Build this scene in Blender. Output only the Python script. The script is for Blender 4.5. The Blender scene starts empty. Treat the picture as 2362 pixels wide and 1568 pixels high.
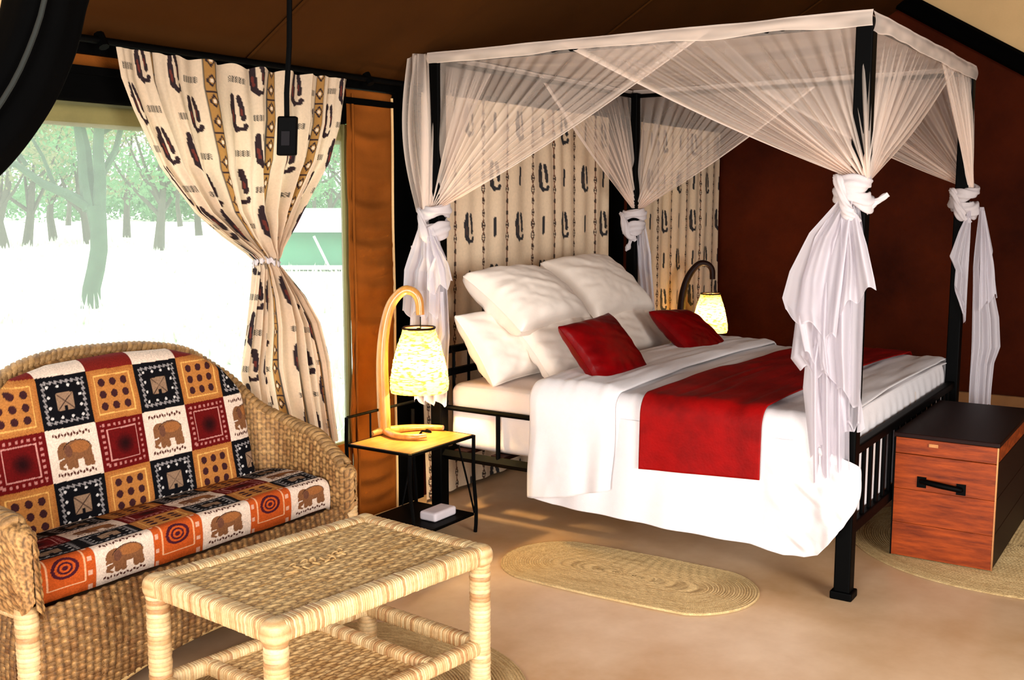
import bpy, math, random
import numpy as np
from mathutils import Vector, Matrix

random.seed(7); RNG = np.random.default_rng(7)
sc = bpy.context.scene
C = sc.collection
PI = math.pi

# ------------------------------------------------------------------ camera, world, lights, exposure
AZ = math.radians(33.5); TH = math.atan2(319, 2458)
cam = bpy.data.objects.new('camera', bpy.data.cameras.new('camera')); C.objects.link(cam)
fw = Vector((math.cos(AZ) * math.cos(TH), math.sin(AZ) * math.cos(TH), -math.sin(TH)))
cam.location = (0, 0, 1.65)
cam.rotation_euler = fw.to_track_quat('-Z', 'Y').to_euler()
cam.data.sensor_width = 36; cam.data.lens = 36 * 2458 / 2362
cam.data.clip_start = .05; cam.data.clip_end = 600
sc.camera = cam
sc.view_settings.view_transform = 'Standard'; sc.view_settings.look = 'None'
sc.view_settings.gamma = 1; sc.view_settings.use_curve_mapping = False
sc.view_settings.exposure = 0.3

w = bpy.data.worlds.new('world'); sc.world = w; w.use_nodes = True
bg = w.node_tree.nodes['Background']
bg.inputs[0].default_value = (.93, .98, 1.0, 1); bg.inputs[1].default_value = 2.0

def area(name, loc, target, sx, sy, power, col=(1, 1, 1)):
    l = bpy.data.lights.new(name, 'AREA'); l.shape = 'RECTANGLE'; l.size = sx; l.size_y = sy
    l.energy = power; l.color = col
    o = bpy.data.objects.new(name, l); C.objects.link(o); o.location = loc
    o.rotation_euler = (Vector(target) - Vector(loc)).to_track_quat('-Z', 'Y').to_euler()
    return o
area('daylight_side_doorway', (-1.42, .5, 1.15), (1, .5, 1.0), 2.2, 2.1, 235, (1, .965, .93))
area('added_front_fill', (1.4, -2.9, 1.5), (2.2, 0, .5), 2.4, 2.0, 260, (1, .955, .91))  # added fill light, out of view, to brighten faces turned to the front
sun = bpy.data.lights.new('sun', 'SUN'); sun.energy = 2.2; sun.angle = .05; sun.color = (1, .96, .88)
so = bpy.data.objects.new('sun', sun); C.objects.link(so)
so.rotation_euler = Vector((-.35, -.25, -1)).to_track_quat('-Z', 'Y').to_euler()

# ------------------------------------------------------------------ helpers
def s2l(c):
    return tuple(((x / 12.92) if x <= .04045 else ((x + .055) / 1.055) ** 2.4) for x in c)
def L(r, g, b): return s2l((r / 255, g / 255, b / 255))

def mesh_obj(name, V, Fq, mat, parent=None, smooth=True, col=None, uv=None):
    V = np.asarray(V, dtype=np.float32).reshape(-1, 3)
    me = bpy.data.meshes.new(name)
    if isinstance(Fq, np.ndarray):
        n, k = Fq.shape
        me.vertices.add(len(V)); me.vertices.foreach_set('co', V.ravel())
        me.loops.add(n * k); me.loops.foreach_set('vertex_index', Fq.astype(np.int32).ravel())
        me.polygons.add(n)
        me.polygons.foreach_set('loop_start', np.arange(0, n * k, k, dtype=np.int32))
        me.update(calc_edges=True); me.validate()
    else:
        me.from_pydata([tuple(map(float, v)) for v in V], [], Fq)
    if smooth: me.polygons.foreach_set('use_smooth', np.ones(len(me.polygons), dtype=bool))
    if col is not None:
        a = me.color_attributes.new('Col', 'FLOAT_COLOR', 'POINT')
        c = np.ones((len(V), 4), dtype=np.float32); c[:, :3] = np.asarray(col, dtype=np.float32).reshape(-1, 3)
        a.data.foreach_set('color', c.ravel())
    o = bpy.data.objects.new(name, me); C.objects.link(o)
    if mat: me.materials.append(mat)
    if parent: o.parent = parent
    return o

def gfaces(nu, nv, cu=False, cv=False, off=0):
    iu = np.arange(nu if cu else nu - 1); iv = np.arange(nv if cv else nv - 1)
    a, b = np.meshgrid(iu, iv, indexing='ij'); a = a.ravel(); b = b.ravel()
    a2 = (a + 1) % nu; b2 = (b + 1) % nv
    return np.stack([a * nv + b, a2 * nv + b, a2 * nv + b2, a * nv + b2], 1) + off

def grid(name, P, mat, parent=None, cu=False, cv=False, col=None, smooth=True):
    nu, nv = P.shape[:2]
    return mesh_obj(name, P.reshape(-1, 3), gfaces(nu, nv, cu, cv), mat, parent, smooth, None if col is None else col.reshape(-1, 3))

class MB:
    """collects simple shapes that together form ONE part"""
    def __init__(s): s.v = []; s.f = []
    def add(s, V, Fs):
        o = len(s.v); s.v += [tuple(map(float, p)) for p in V]; s.f += [tuple(i + o for i in f) for f in Fs]; return s
    def box(s, lo, hi):
        x0, y0, z0 = lo; x1, y1, z1 = hi
        V = [(x0, y0, z0), (x1, y0, z0), (x1, y1, z0), (x0, y1, z0), (x0, y0, z1), (x1, y0, z1), (x1, y1, z1), (x0, y1, z1)]
        return s.add(V, [(0, 3, 2, 1), (4, 5, 6, 7), (0, 1, 5, 4), (1, 2, 6, 5), (2, 3, 7, 6), (3, 0, 4, 7)])
    def tube(s, pts, r, n=8, cap=True):
        pts = [Vector(p) for p in pts]; R = r if hasattr(r, '__len__') else [r] * len(pts)
        V = []; Fs = []
        t0 = (pts[1] - pts[0]).normalized(); up = Vector((0, 0, 1)) if abs(t0.z) < .9 else Vector((1, 0, 0))
        a = t0.cross(up).normalized()
        for i, p in enumerate(pts):
            t = (pts[min(i + 1, len(pts) - 1)] - pts[max(i - 1, 0)]).normalized()
            a = (a - t * a.dot(t)).normalized(); b = t.cross(a)
            for k in range(n):
                an = 2 * PI * k / n; V.append(p + (a * math.cos(an) + b * math.sin(an)) * R[i])
        for i in range(len(pts) - 1):
            for k in range(n):
                Fs.append((i * n + k, i * n + (k + 1) % n, (i + 1) * n + (k + 1) % n, (i + 1) * n + k))
        if cap: Fs.append(tuple(range(n - 1, -1, -1))); Fs.append(tuple(range((len(pts) - 1) * n, len(pts) * n)))
        return s.add(V, Fs)
    def build(s, name, mat, parent=None, smooth=False, bevel=0):
        o = mesh_obj(name, s.v, s.f, mat, parent, smooth)
        if bevel:
            m = o.modifiers.new('b', 'BEVEL'); m.width = bevel; m.segments = 2; m.limit_method = 'ANGLE'
            m.harden_normals = False
        if smooth and not bevel:
            try: o.data.set_sharp_from_angle(angle=math.radians(40))
            except Exception: pass
        return o

def tag(o, label=None, cat=None, group=None, kind=None):
    if label: o['label'] = label
    if cat: o['category'] = cat
    if group: o['group'] = group
    if kind: o['kind'] = kind
    return o
def empty(name, loc, label=None, cat=None, group=None, rz=0):
    o = bpy.data.objects.new(name, None); C.objects.link(o); o.location = loc; o.rotation_euler = (0, 0, rz)
    o.empty_display_size = .1
    return tag(o, label, cat, group)
def at(parent, o, name_loc=None):
    """world-space mesh -> child of an empty placed at parent.location (no rotation)"""
    o.parent = parent; o.location = -parent.location
    return o

def interp(x, xs, ys): return np.interp(x, xs, ys)
def vnoise(x, y, seed=0, sx=1.0, sy=1.0):
    """smooth value noise, -1..1"""
    r = np.random.default_rng(seed); T = r.uniform(-1, 1, (64, 64))
    x = np.asarray(x, float) / sx + 13.7 + seed; y = np.asarray(y, float) / sy + 7.3
    xi = np.floor(x).astype(int); yi = np.floor(y).astype(int); fx = x - xi; fy = y - yi
    fx = fx * fx * (3 - 2 * fx); fy = fy * fy * (3 - 2 * fy)
    g = lambda a, b: T[a % 64, b % 64]
    return (g(xi, yi) * (1 - fx) + g(xi + 1, yi) * fx) * (1 - fy) + (g(xi, yi + 1) * (1 - fx) + g(xi + 1, yi + 1) * fx) * fy
def gnormals(P):
    du = np.gradient(P, axis=0); dv = np.gradient(P, axis=1)
    n = np.cross(du, dv); l = np.linalg.norm(n, axis=2, keepdims=True); return n / np.maximum(l, 1e-9)
def crom(pts, n):
    """smooth resampling of control rows, evenly in arc length"""
    p = np.array(pts, float); p = np.vstack([2 * p[0] - p[1], p, 2 * p[-1] - p[-2]])
    out = []
    for i in range(1, len(p) - 2):
        for t in np.linspace(0, 1, 24, endpoint=False):
            a, b, c, d = p[i - 1], p[i], p[i + 1], p[i + 2]
            out.append(.5 * ((2 * b) + (-a + c) * t + (2 * a - 5 * b + 4 * c - d) * t * t + (-a + 3 * b - 3 * c + d) * t ** 3))
    out.append(p[-2]); out = np.array(out)
    s = np.concatenate([[0], np.cumsum(np.linalg.norm(np.diff(out[:, :3], axis=0), axis=1))])
    q = np.linspace(0, s[-1], n)
    return np.stack([np.interp(q, s, out[:, k]) for k in range(out.shape[1])], 1)

# ------------------------------------------------------------------ materials
def mat(name, col, rough=.7, noise=0.0, nscale=8, dark=None, bump=0, bscale=60, metal=0, spec=.5,
        stretch=(1, 1, 1), vcol=False, transl=0, sheen=0, alpha=None, coat=0):
    m = bpy.data.materials.new(name); m.use_nodes = True
    nt = m.node_tree; N = nt.nodes; K = nt.links; b = N['Principled BSDF']
    b.inputs['Roughness'].default_value = rough; b.inputs['Metallic'].default_value = metal
    b.inputs['Specular IOR Level'].default_value = spec
    if sheen: b.inputs['Sheen Weight'].default_value = sheen
    if coat: b.inputs['Coat Weight'].default_value = coat; b.inputs['Coat Roughness'].default_value = .15
    b.inputs['Base Color'].default_value = (*col, 1)
    tc = N.new('ShaderNodeTexCoord'); mp = N.new('ShaderNodeMapping'); K.new(tc.outputs['Object'], mp.inputs[0])
    mp.inputs['Scale'].default_value = stretch
    src = None
    if vcol:
        at_ = N.new('ShaderNodeVertexColor'); at_.layer_name = 'Col'; src = at_.outputs['Color']
    if noise:
        nz = N.new('ShaderNodeTexNoise'); nz.inputs['Scale'].default_value = nscale; nz.inputs['Detail'].default_value = 6
        nz.inputs['Roughness'].default_value = .65
        K.new(mp.outputs[0], nz.inputs['Vector'])
        rp = N.new('ShaderNodeMapRange'); rp.inputs[1].default_value = .3; rp.inputs[2].default_value = .7
        K.new(nz.outputs['Fac'], rp.inputs[0])
        mx = N.new('ShaderNodeMix'); mx.data_type = 'RGBA'
        if vcol:
            mx.blend_type = 'MULTIPLY'; mx.inputs[0].default_value = 1
            rp.inputs[3].default_value = 1 - noise; rp.inputs[4].default_value = 1
            K.new(src, mx.inputs[6]); K.new(rp.outputs[0], mx.inputs[7])
        else:
            d = dark or tuple(c * (1 - noise) for c in col)
            mx.inputs[6].default_value = (*d, 1); mx.inputs[7].default_value = (*col, 1); K.new(rp.outputs[0], mx.inputs[0])
        src = mx.outputs[2]
    if src: K.new(src, b.inputs['Base Color'])
    if bump:
        n2 = N.new('ShaderNodeTexNoise'); n2.inputs['Scale'].default_value = bscale; n2.inputs['Detail'].default_value = 4
        K.new(mp.outputs[0], n2.inputs['Vector'])
        bp = N.new('ShaderNodeBump'); bp.inputs['Strength'].default_value = bump; bp.inputs['Distance'].default_value = .004
        K.new(n2.outputs['Fac'], bp.inputs['Height']); K.new(bp.outputs[0], b.inputs['Normal'])
    out = N['Material Output']; last = b.outputs[0]
    if transl:
        t = N.new('ShaderNodeBsdfTranslucent'); t.inputs[0].default_value = (*col, 1)
        if src: K.new(src, t.inputs[0])
        ms = N.new('ShaderNodeMixShader'); ms.inputs[0].default_value = transl
        K.new(last, ms.inputs[1]); K.new(t.outputs[0], ms.inputs[2]); last = ms.outputs[0]
    if alpha is not None:
        tr = N.new('ShaderNodeBsdfTransparent'); ms = N.new('ShaderNodeMixShader')
        if alpha == 'attr':
            at2 = N.new('ShaderNodeVertexColor'); at2.layer_name = 'Col'
            sp = N.new('ShaderNodeSeparateColor'); K.new(at2.outputs['Color'], sp.inputs[0])
            K.new(sp.outputs[0], ms.inputs[0])
        else: ms.inputs[0].default_value = alpha
        K.new(tr.outputs[0], ms.inputs[1]); K.new(last, ms.inputs[2]); last = ms.outputs[0]
    if last != b.outputs[0]: K.new(last, out.inputs[0])
    return m

M = {}
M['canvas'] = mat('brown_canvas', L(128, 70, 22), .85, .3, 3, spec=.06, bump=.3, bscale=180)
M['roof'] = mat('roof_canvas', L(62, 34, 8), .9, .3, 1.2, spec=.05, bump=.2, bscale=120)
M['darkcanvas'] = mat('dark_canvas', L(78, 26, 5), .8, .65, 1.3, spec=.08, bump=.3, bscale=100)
M['tan'] = mat('tan_canvas', L(236, 196, 138), .9, .12, 2, bump=.2, bscale=120)
M['olive'] = mat('olive_canvas', L(140, 132, 82), .9, .2, 6, bump=.2, transl=.3)
M['blackcloth'] = mat('black_canvas', L(3, 3, 3), .95, .3, 4, spec=.03)
M['metal'] = mat('black_metal', L(2, 2, 2), .55, .3, 20, spec=.05)
M['white'] = mat('white_cotton', L(232, 225, 225), .9, .04, 30, bump=.25, bscale=220, sheen=.1)
M['whitep'] = mat('white_pillowcase', L(244, 230, 216), .85, .04, 20, bump=.15, bscale=200, sheen=.1)
M['matt'] = mat('mattress_cloth', L(238, 222, 212), .9, .05, 10, bump=.2, bscale=160)
M['red'] = mat('red_satin', L(156, 2, 2), .6, .18, 5, dark=L(108, 0, 0), bump=.35, bscale=90, spec=.15)
M['redc'] = mat('red_cushion_satin', L(124, 0, 3), .36, .2, 6, dark=L(74, 0, 2), bump=.2, bscale=50, spec=.15)
M['wicker'] = mat('wicker', (.5, .4, .2), .62, .45, 90, vcol=True, bump=.5, bscale=300, spec=.35)
M['wrap'] = mat('rattan_wrap', (.5, .4, .2), .5, .3, 60, vcol=True, bump=.3, bscale=300, spec=.45)
M['seagrass'] = mat('seagrass', (.5, .4, .2), .8, .35, 120, vcol=True, bump=.5, bscale=300, spec=.2)
M['print'] = mat('printed_cotton', (.8, .7, .6), .9, .12, 90, vcol=True, bump=.3, bscale=300, transl=.38)
M['panelprint'] = mat('printed_hanging', (.8, .7, .6), .9, .12, 60, vcol=True, bump=.2, bscale=300)
M['patch'] = mat('patchwork_cotton', (.8, .7, .6), .9, .42, 160, spec=.08, vcol=True, bump=.4, bscale=300)
M['net'] = mat('mosquito_net', L(252, 234, 220), .9, transl=.4, alpha='attr')
M['netsolid'] = mat('net_gathered', L(228, 218, 218), .9, .06, 40, transl=.35, bump=.3, bscale=120)
M['netsheer'] = mat('net_tail', L(226, 220, 226), .9, transl=.45, alpha='attr')
M['gauze'] = mat('window_gauze', L(235, 240, 236), 1, transl=.6, alpha=.2)
M['lampwood'] = mat('lamp_wood', L(222, 160, 78), .35, .4, 9, dark=L(164, 98, 36), stretch=(4, 4, .6), coat=.4)
M['lampdark'] = mat('dark_lamp_wood', L(36, 14, 7), .5, .4, 9, stretch=(4, 4, .6), spec=.12)
M['tabletop'] = mat('varnished_board', L(226, 158, 74), .32, .3, 7, dark=L(196, 120, 44), stretch=(1, 6, 1), coat=.4)
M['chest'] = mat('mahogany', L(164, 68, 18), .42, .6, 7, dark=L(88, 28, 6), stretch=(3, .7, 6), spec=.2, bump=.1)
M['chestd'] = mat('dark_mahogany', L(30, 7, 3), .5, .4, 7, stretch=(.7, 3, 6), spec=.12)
M['brass'] = mat('brass_edge', L(190, 130, 80), .35, .2, 30, metal=.8)
M['plastic'] = mat('black_plastic', L(2, 2, 2), .6, spec=.03)
M['soap'] = mat('white_box', L(216, 206, 210), .5, .08, 20)
M['bark'] = mat('bark', L(84, 112, 84), .9, .35, 5, bump=.3)
M['bark2'] = mat('far_bark', L(96, 98, 80), .9, .3, 5)
M['leafa'] = mat('pale_leaves', L(150, 158, 112), .8, .3, 2, transl=.4)
M['leafb'] = mat('green_leaves', L(120, 170, 116), .8, .3, 2, transl=.4)
M['grass'] = mat('dry_grass', L(226, 232, 214), .95, .2, .8, dark=L(200, 214, 188))
M['tentgreen'] = mat('green_tent_canvas', L(96, 172, 132), .9, .2, 1)
M['fly'] = mat('white_fly_sheet', L(245, 245, 245), .9)
M['floor'] = mat('polished_earth_floor', L(242, 208, 170), .36, .3, .9, dark=L(192, 144, 92), bump=.08, bscale=14, spec=.45)

M['binding'] = mat('dark_binding', L(22, 26, 22), .9)
def emit(name, col, s):
    m = bpy.data.materials.new(name); m.use_nodes = True; N = m.node_tree.nodes
    e = N.new('ShaderNodeEmission'); e.inputs[0].default_value = (*col, 1); e.inputs[1].default_value = s
    m.node_tree.links.new(e.outputs[0], N['Material Output'].inputs[0]); return m
M['bulb'] = emit('bulb_glow', (1, .72, .36), 800)
# lit woven shade: fibres pass the bulb's light
def shade_mat():
    m = bpy.data.materials.new('woven_paper_shade'); m.use_nodes = True; nt = m.node_tree; N = nt.nodes; K = nt.links
    b = N['Principled BSDF']; b.inputs['Roughness'].default_value = .8
    tc = N.new('ShaderNodeTexCoord'); mp = N.new('ShaderNodeMapping'); mp.inputs['Scale'].default_value = (1, 1, 3.2)
    K.new(tc.outputs['Object'], mp.inputs[0])
    nz = N.new('ShaderNodeTexNoise'); nz.inputs['Scale'].default_value = 34; nz.inputs['Detail'].default_value = 5; K.new(mp.outputs[0], nz.inputs['Vector'])
    r = N.new('ShaderNodeValToRGB'); r.color_ramp.elements[0].position = .38; r.color_ramp.elements[0].color = (*L(150, 120, 40), 1)
    r.color_ramp.elements[1].position = .52; r.color_ramp.elements[1].color = (*L(246, 232, 140), 1)
    K.new(nz.outputs['Fac'], r.inputs[0]); K.new(r.outputs[0], b.inputs['Base Color'])
    t = N.new('ShaderNodeBsdfTranslucent'); K.new(r.outputs[0], t.inputs[0])
    ms = N.new('ShaderNodeMixShader'); ms.inputs[0].default_value = .26
    K.new(b.outputs[0], ms.inputs[1]); K.new(t.outputs[0], ms.inputs[2]); K.new(ms.outputs[0], N['Material Output'].inputs[0])
    return m
M['shade'] = shade_mat()

def structure(o, name=None):
    o['kind'] = 'structure'; return o

# ------------------------------------------------------------------ room shell
YW = 3.66; XR = 8.75; XL = -1.5; YF = -3.0
structure(MB().box((XL, YF, -.12), (XR, YW, 0)).build('floor', M['floor']))
# head wall (canvas), in separate canvas widths around the window opening
WX0, WX1, WZ0, WZ1 = .7, 4.04, .42, 2.03
structure(MB().box((XL, YW, 0), (WX0, YW + .03, 2.3)).box((WX0, YW, 0), (WX1, YW + .03, WZ0))
          .box((WX0, YW, 2.15), (WX1, YW + .03, 2.3)).build('wall_back', M['canvas']))
structure(MB().box((WX0, YW - .01, 2.03), (WX1, YW + .04, 2.15)).build('trim_1', M['blackcloth'], bevel=.01))
# canvas strip between window and black door flap: rumpled
nu, nv = 40, 220
u, v = np.meshgrid(np.linspace(0, 1, nu), np.linspace(0, 1, nv), indexing='ij')
X = 4.02 + .35 * u + .012 * vnoise(v * 2.2, u * 0, 5, .25) * (1 - u) - .006 * np.sin(v * 9); Z = v * 2.2
Yf = YW - .022 - .018 * (vnoise(u * .35 + v * .5, v * 2.2 + .03 * np.sin(u * 3), 3, .5, .05)) * (1 - np.abs(2 * u - 1) ** 4)
o = grid('trim_2', np.stack([X, Yf, Z], 2), M['canvas']); structure(o); m = o.modifiers.new('s', 'SOLIDIFY'); m.thickness = .006
for xx in (4.05, 4.355):
    e = MB().tube([(xx + .003 * math.sin(z * 7), YW - .03, z) for z in np.linspace(.0, 2.18, 24)], .007, 6).build('trim_seam', M['tan'] if xx > 4.3 else M['canvas'], o, True)
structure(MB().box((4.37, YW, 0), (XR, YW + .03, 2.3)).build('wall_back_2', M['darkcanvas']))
structure(MB().box((4.37, YW - .02, 0), (4.60, YW - .004, 2.16)).build('trim_3', M['blackcloth']))
structure(MB().box((6.55, YW - .02, 0), (6.98, YW - .004, 2.16)).build('trim_4', M['blackcloth']))
structure(MB().box((XL, YW - .04, 2.13), (XR, YW - .01, 2.16)).box((XL, YW - .05, 2.205), (4.37, YW - .01, 2.265)).box((4.37, YW - .05, 2.16), (XR, YW - .01, 2.26)).build('trim_5', M['blackcloth']))
# olive rolled blind at the window head
win = tag(empty('window_1', (2.4, YW, WZ0)), kind='structure')
nu, nv = 120, 26
u, v = np.meshgrid(np.linspace(0, 1, nu), np.linspace(0, 2 * PI, nv, endpoint=False), indexing='ij')
rr = .05 + .004 * np.sin(v * 5 + u * 6) + .003 * vnoise(u * 20, v, 4)
P = np.stack([WX0 + (WX1 - WX0) * u, YW + .055 - rr * np.cos(v) * .7, 1.985 - rr * np.sin(v)], 2)
at(win, grid('rolled_blind', P, M['olive'], cv=True))
at(win, MB().box((WX0, YW + .01, WZ0 - .03), (WX1, YW + .03, WZ0 + .01)).box((WX1 - .02, YW + .005, WZ0), (WX1 + .01, YW + .03, 2.03)).build('window_frame', M['olive']))
at(win, mesh_obj('gauze_screen', [(WX0, YW + .02, WZ0), (WX1, YW + .02, WZ0), (WX1, YW + .02, 1.95), (WX0, YW + .02, 1.95)], [(0, 1, 2, 3)], M['gauze']))
# other walls: right gable wall, left wall with a doorway, front wall with an opening added for fill light
mroof = .6; RZ = 2.25 + mroof * YW
rz = lambda y: 2.25 + mroof * (YW - y) if y > -.2 else 2.25 + mroof * (YW + .2) - mroof * (-.2 - y)
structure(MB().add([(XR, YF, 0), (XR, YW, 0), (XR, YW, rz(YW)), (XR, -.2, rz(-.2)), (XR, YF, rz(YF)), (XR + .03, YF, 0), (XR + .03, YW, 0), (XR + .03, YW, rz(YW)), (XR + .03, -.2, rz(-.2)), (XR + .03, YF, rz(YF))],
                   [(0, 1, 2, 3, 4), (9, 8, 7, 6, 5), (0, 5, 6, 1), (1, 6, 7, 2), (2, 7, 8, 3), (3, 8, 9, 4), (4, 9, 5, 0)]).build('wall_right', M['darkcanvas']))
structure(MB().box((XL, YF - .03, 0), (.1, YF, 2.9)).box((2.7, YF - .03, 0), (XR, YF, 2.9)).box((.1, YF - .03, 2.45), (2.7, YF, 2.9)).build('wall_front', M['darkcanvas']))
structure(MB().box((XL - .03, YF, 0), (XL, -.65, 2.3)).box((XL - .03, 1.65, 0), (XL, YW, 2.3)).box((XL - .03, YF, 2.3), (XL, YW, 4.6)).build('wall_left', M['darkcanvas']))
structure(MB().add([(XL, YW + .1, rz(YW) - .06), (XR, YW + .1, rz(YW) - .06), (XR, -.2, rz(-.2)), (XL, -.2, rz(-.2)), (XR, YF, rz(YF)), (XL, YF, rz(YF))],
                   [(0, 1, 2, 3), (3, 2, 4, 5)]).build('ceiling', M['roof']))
structure(MB().box((XR - .05, YF, 0.02), (XR - .01, YW, .19)).build('baseboard_right', mat('skirt_canvas', L(158, 108, 62), .9, .3, 3), bevel=.01))
# tan gable canvas with a black webbed edge, high on the right wall
ge = [(2.40, 3.38), (2.07, 3.18), (1.28, 2.70), (.4, 2.17), (-.6, 1.57)]
poly = [(XR - .035, y, z) for y, z in ge] + [(XR - .035, -.6, 4.3), (XR - .035, .2, 4.2), (XR - .035, 2.40, 3.0 + .38)]
structure(MB().add([(XR - .035, y, z) for y, z in ge] + [(XR - .035, y, max(z, min(rz(y) - .04, z + 3))) for y, z in ge],
                   [(i, i + 1, i + 6, i + 5) for i in range(4)]).build('trim_6', M['tan']))
structure(MB().tube([(XR - .07, y, z - .06) for y, z in ge], .07, 8).build('trim_7', M['blackcloth'], None, True))
# seams of the roof canvas
t8 = MB()
for x in (3.35, 5.6, 7.4): t8.tube([(x, y, rz(y) - .012) for y in (3.6, 2.4, 1.0)], .008, 5)
structure(t8.build('trim_8', M['roof']))

# black rolled flap hanging at the upper left, with a tan canvas behind it
pts = crom([(1.78, 2.4, 2.42), (1.66, 2.4, 2.27), (1.592, 2.4, 2.152), (1.548, 2.4, 2.03), (1.475, 2.4, 1.89), (1.37, 2.4, 1.76), (1.25, 2.4, 1.68)], 60)
nv = 40
an = np.linspace(0, 2 * PI, nv, endpoint=False)
T = np.gradient(pts, axis=0); T /= np.linalg.norm(T, axis=1, keepdims=True)
A = np.cross(T, np.array([0, 1.0, 0])); A /= np.linalg.norm(A, axis=1, keepdims=True)
s_ = np.arange(60)[:, None]
R_ = .082 + .006 * np.sin(an * 3 + s_ * .12) + .004 * np.sin(an * 7)
P = pts[:, None, :] + R_[..., None] * (np.cos(an)[None, :, None] * A[:, None, :] + np.sin(an)[None, :, None] * np.array([0, 1.3, 0]))
fl = empty('door_flap', (1.5, 2.4, 1.7), 'black canvas door flap rolled up and hanging at upper left of window', 'door flap')
at(fl, grid('rolled_canvas', P, M['blackcloth'], cv=True))
at(fl, MB().tube([tuple(p + A[i] * -.035 + np.array([-.02, -.103, 0])) for i, p in enumerate(pts)][::3], .006, 6).build('edge_binding', M['binding'], None, True))
nu = 20
u, v = np.meshgrid(np.linspace(0, 1, nu), np.linspace(0, 1, nu), indexing='ij')
P = np.stack([1.15 + .42 * u + .25 * v, 2.55 + .03 * np.sin(v * 9) + 0 * u, 1.95 + .6 * v], 2)
o = tag(grid('canvas_flap', P, M['tan']), 'tan canvas flap hanging behind the rolled black flap', 'canvas flap')
m = o.modifiers.new('s', 'SOLIDIFY'); m.thickness = .004

# ------------------------------------------------------------------ outdoors
nu = 60
u, v = np.meshgrid(np.linspace(-30, 120, nu), np.linspace(YW + .05, 160, nu), indexing='ij')
Z = -.1 + .12 * vnoise(u, v, 9, 9, 9) * np.clip((v - 6) / 20, 0, 1)
o = grid('outside_ground', np.stack([u, v, Z], 2), M['grass']); structure(o); o.name = 'ground'
# tufts of dry grass in view of the window
n = 9000
D = 6 + 45 * RNG.random(n) ** 1.5; a_ = math.radians(33.5) + np.radians(RNG.uniform(5, 30, n))
bx = D * np.cos(a_); by = D * np.sin(a_); k = by > YW + .6; bx = bx[k]; by = by[k]; D = D[k]; n = len(bx)
h = RNG.uniform(.1, .3, n); th = RNG.uniform(0, PI, n); wd = .012 + .001 * D
V = np.zeros((n, 3, 3)); V[:, 0] = np.stack([bx - wd * np.cos(th), by - wd * np.sin(th), np.full(n, -.12)], 1)
V[:, 1] = np.stack([bx + wd * np.cos(th), by + wd * np.sin(th), np.full(n, -.12)], 1)
V[:, 2] = np.stack([bx + RNG.normal(0, .06, n), by + RNG.normal(0, .06, n), h - .1], 1)
o = mesh_obj('dry_grass', V.reshape(-1, 3), np.arange(n * 3).reshape(-1, 3), M['grass'], None, False)
tag(o, 'pale dry grass covering the bush outside the window', 'grass', kind='stuff')

def leaves(centers, rads, n, size, seed):
    r = np.random.default_rng(seed); i = r.integers(0, len(centers), n)
    d = r.normal(0, 1, (n, 3)); d /= np.linalg.norm(d, axis=1, keepdims=True)
    p = np.array(centers)[i] + d * (np.array(rads)[i] * r.random(n) ** .4)[:, None] * np.array([1, 1, .6])
    a = r.normal(0, 1, (n, 3)); a /= np.linalg.norm(a, axis=1, keepdims=True)
    b = np.cross(a, r.normal(0, 1, (n, 3))); b /= np.linalg.norm(b, axis=1, keepdims=True)
    sz = size * r.uniform(.5, 1.2, (n, 1))
    return np.stack([p - a * sz, p + b * sz * .5, p + a * sz, p - b * sz * .5], 1).reshape(-1, 3), np.arange(n * 4).reshape(-1, 4)
RV = np.array([.552, -.834, 0])
def pathpx(base, pts, depthj=0):
    b = np.array(base, float)
    return [tuple(b + RV * x + np.array([.834, .552, 0]) * (depthj * (i / max(1, len(pts) - 1))) + np.array([0, 0, z])) for i, (x, z) in enumerate(pts)]
# the near tree: crooked trunk forking at head height
tb = (11.07, 15.9, -.1)
tr = empty('acacia_tree', tb, 'crooked tree forking low, nearest tree outside the window', 'tree')
mb = MB()
mb.tube(pathpx(tb, [(0, -.05), (.03, .3), (.12, .62), (.19, .95), (.2, 1.3), (.17, 1.68)]), [.17, .15, .15, .145, .14, .17], 10)
at(tr, mb.build('trunk', M['bark'], None, True))
brs = [([(.17, 1.6), (-.2, 1.85), (-.6, 2.05), (-.95, 2.35), (-1.5, 2.45), (-2.1, 2.9)], [.11, .085, .07, .055, .04, .02], -.6),
       ([(.1, 1.6), (.02, 2.1), (-.02, 2.6), (-.12, 3.1), (-.1, 3.7), (-.4, 4.4)], [.15, .13, .12, .09, .07, .03], .3),
       ([(.22, 1.6), (.3, 2.1), (.32, 2.6), (.4, 3.1), (.35, 3.7), (.6, 4.3)], [.12, .1, .09, .08, .06, .03], -.4),
       ([(.3, 2.2), (.5, 2.6), (.6, 3.1), (.85, 3.6), (1.3, 4.1)], [.06, .05, .045, .035, .02], .5),
       ([(-.95, 2.35), (-1.1, 2.7), (-1.25, 3.1), (-1.6, 3.5)], [.04, .03, .025, .012], -.5),
       ([(-.5, 2.0), (-.7, 2.5), (-1.0, 3.0), (-1.2, 3.6)], [.04, .03, .025, .012], .2),
       ([(.35, 2.9), (.7, 3.1), (1.1, 3.2), (1.6, 3.6)], [.05, .04, .03, .015], .1)]
for p, r_, dj in brs: at(tr, MB().tube(pathpx(tb, p, dj), r_, 7).build('branch', M['bark'], None, True))
cs = [tuple(np.array(tb) + RV * x + np.array([.834, .552, 0]) * y + np.array([0, 0, z])) for x, y, z in
      [(-2.1, -.5, 3.3), (-1.3, .3, 3.6), (-.4, .2, 4.2), (.5, -.3, 4.1), (1.3, .4, 3.9), (1.9, .2, 3.4), (-1.8, .4, 2.9), (-.6, .9, 3.3), (.6, .8, 3.3)]]
Vv, Ff = leaves(cs, [.9] * len(cs), 5200, .045, 3)
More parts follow.
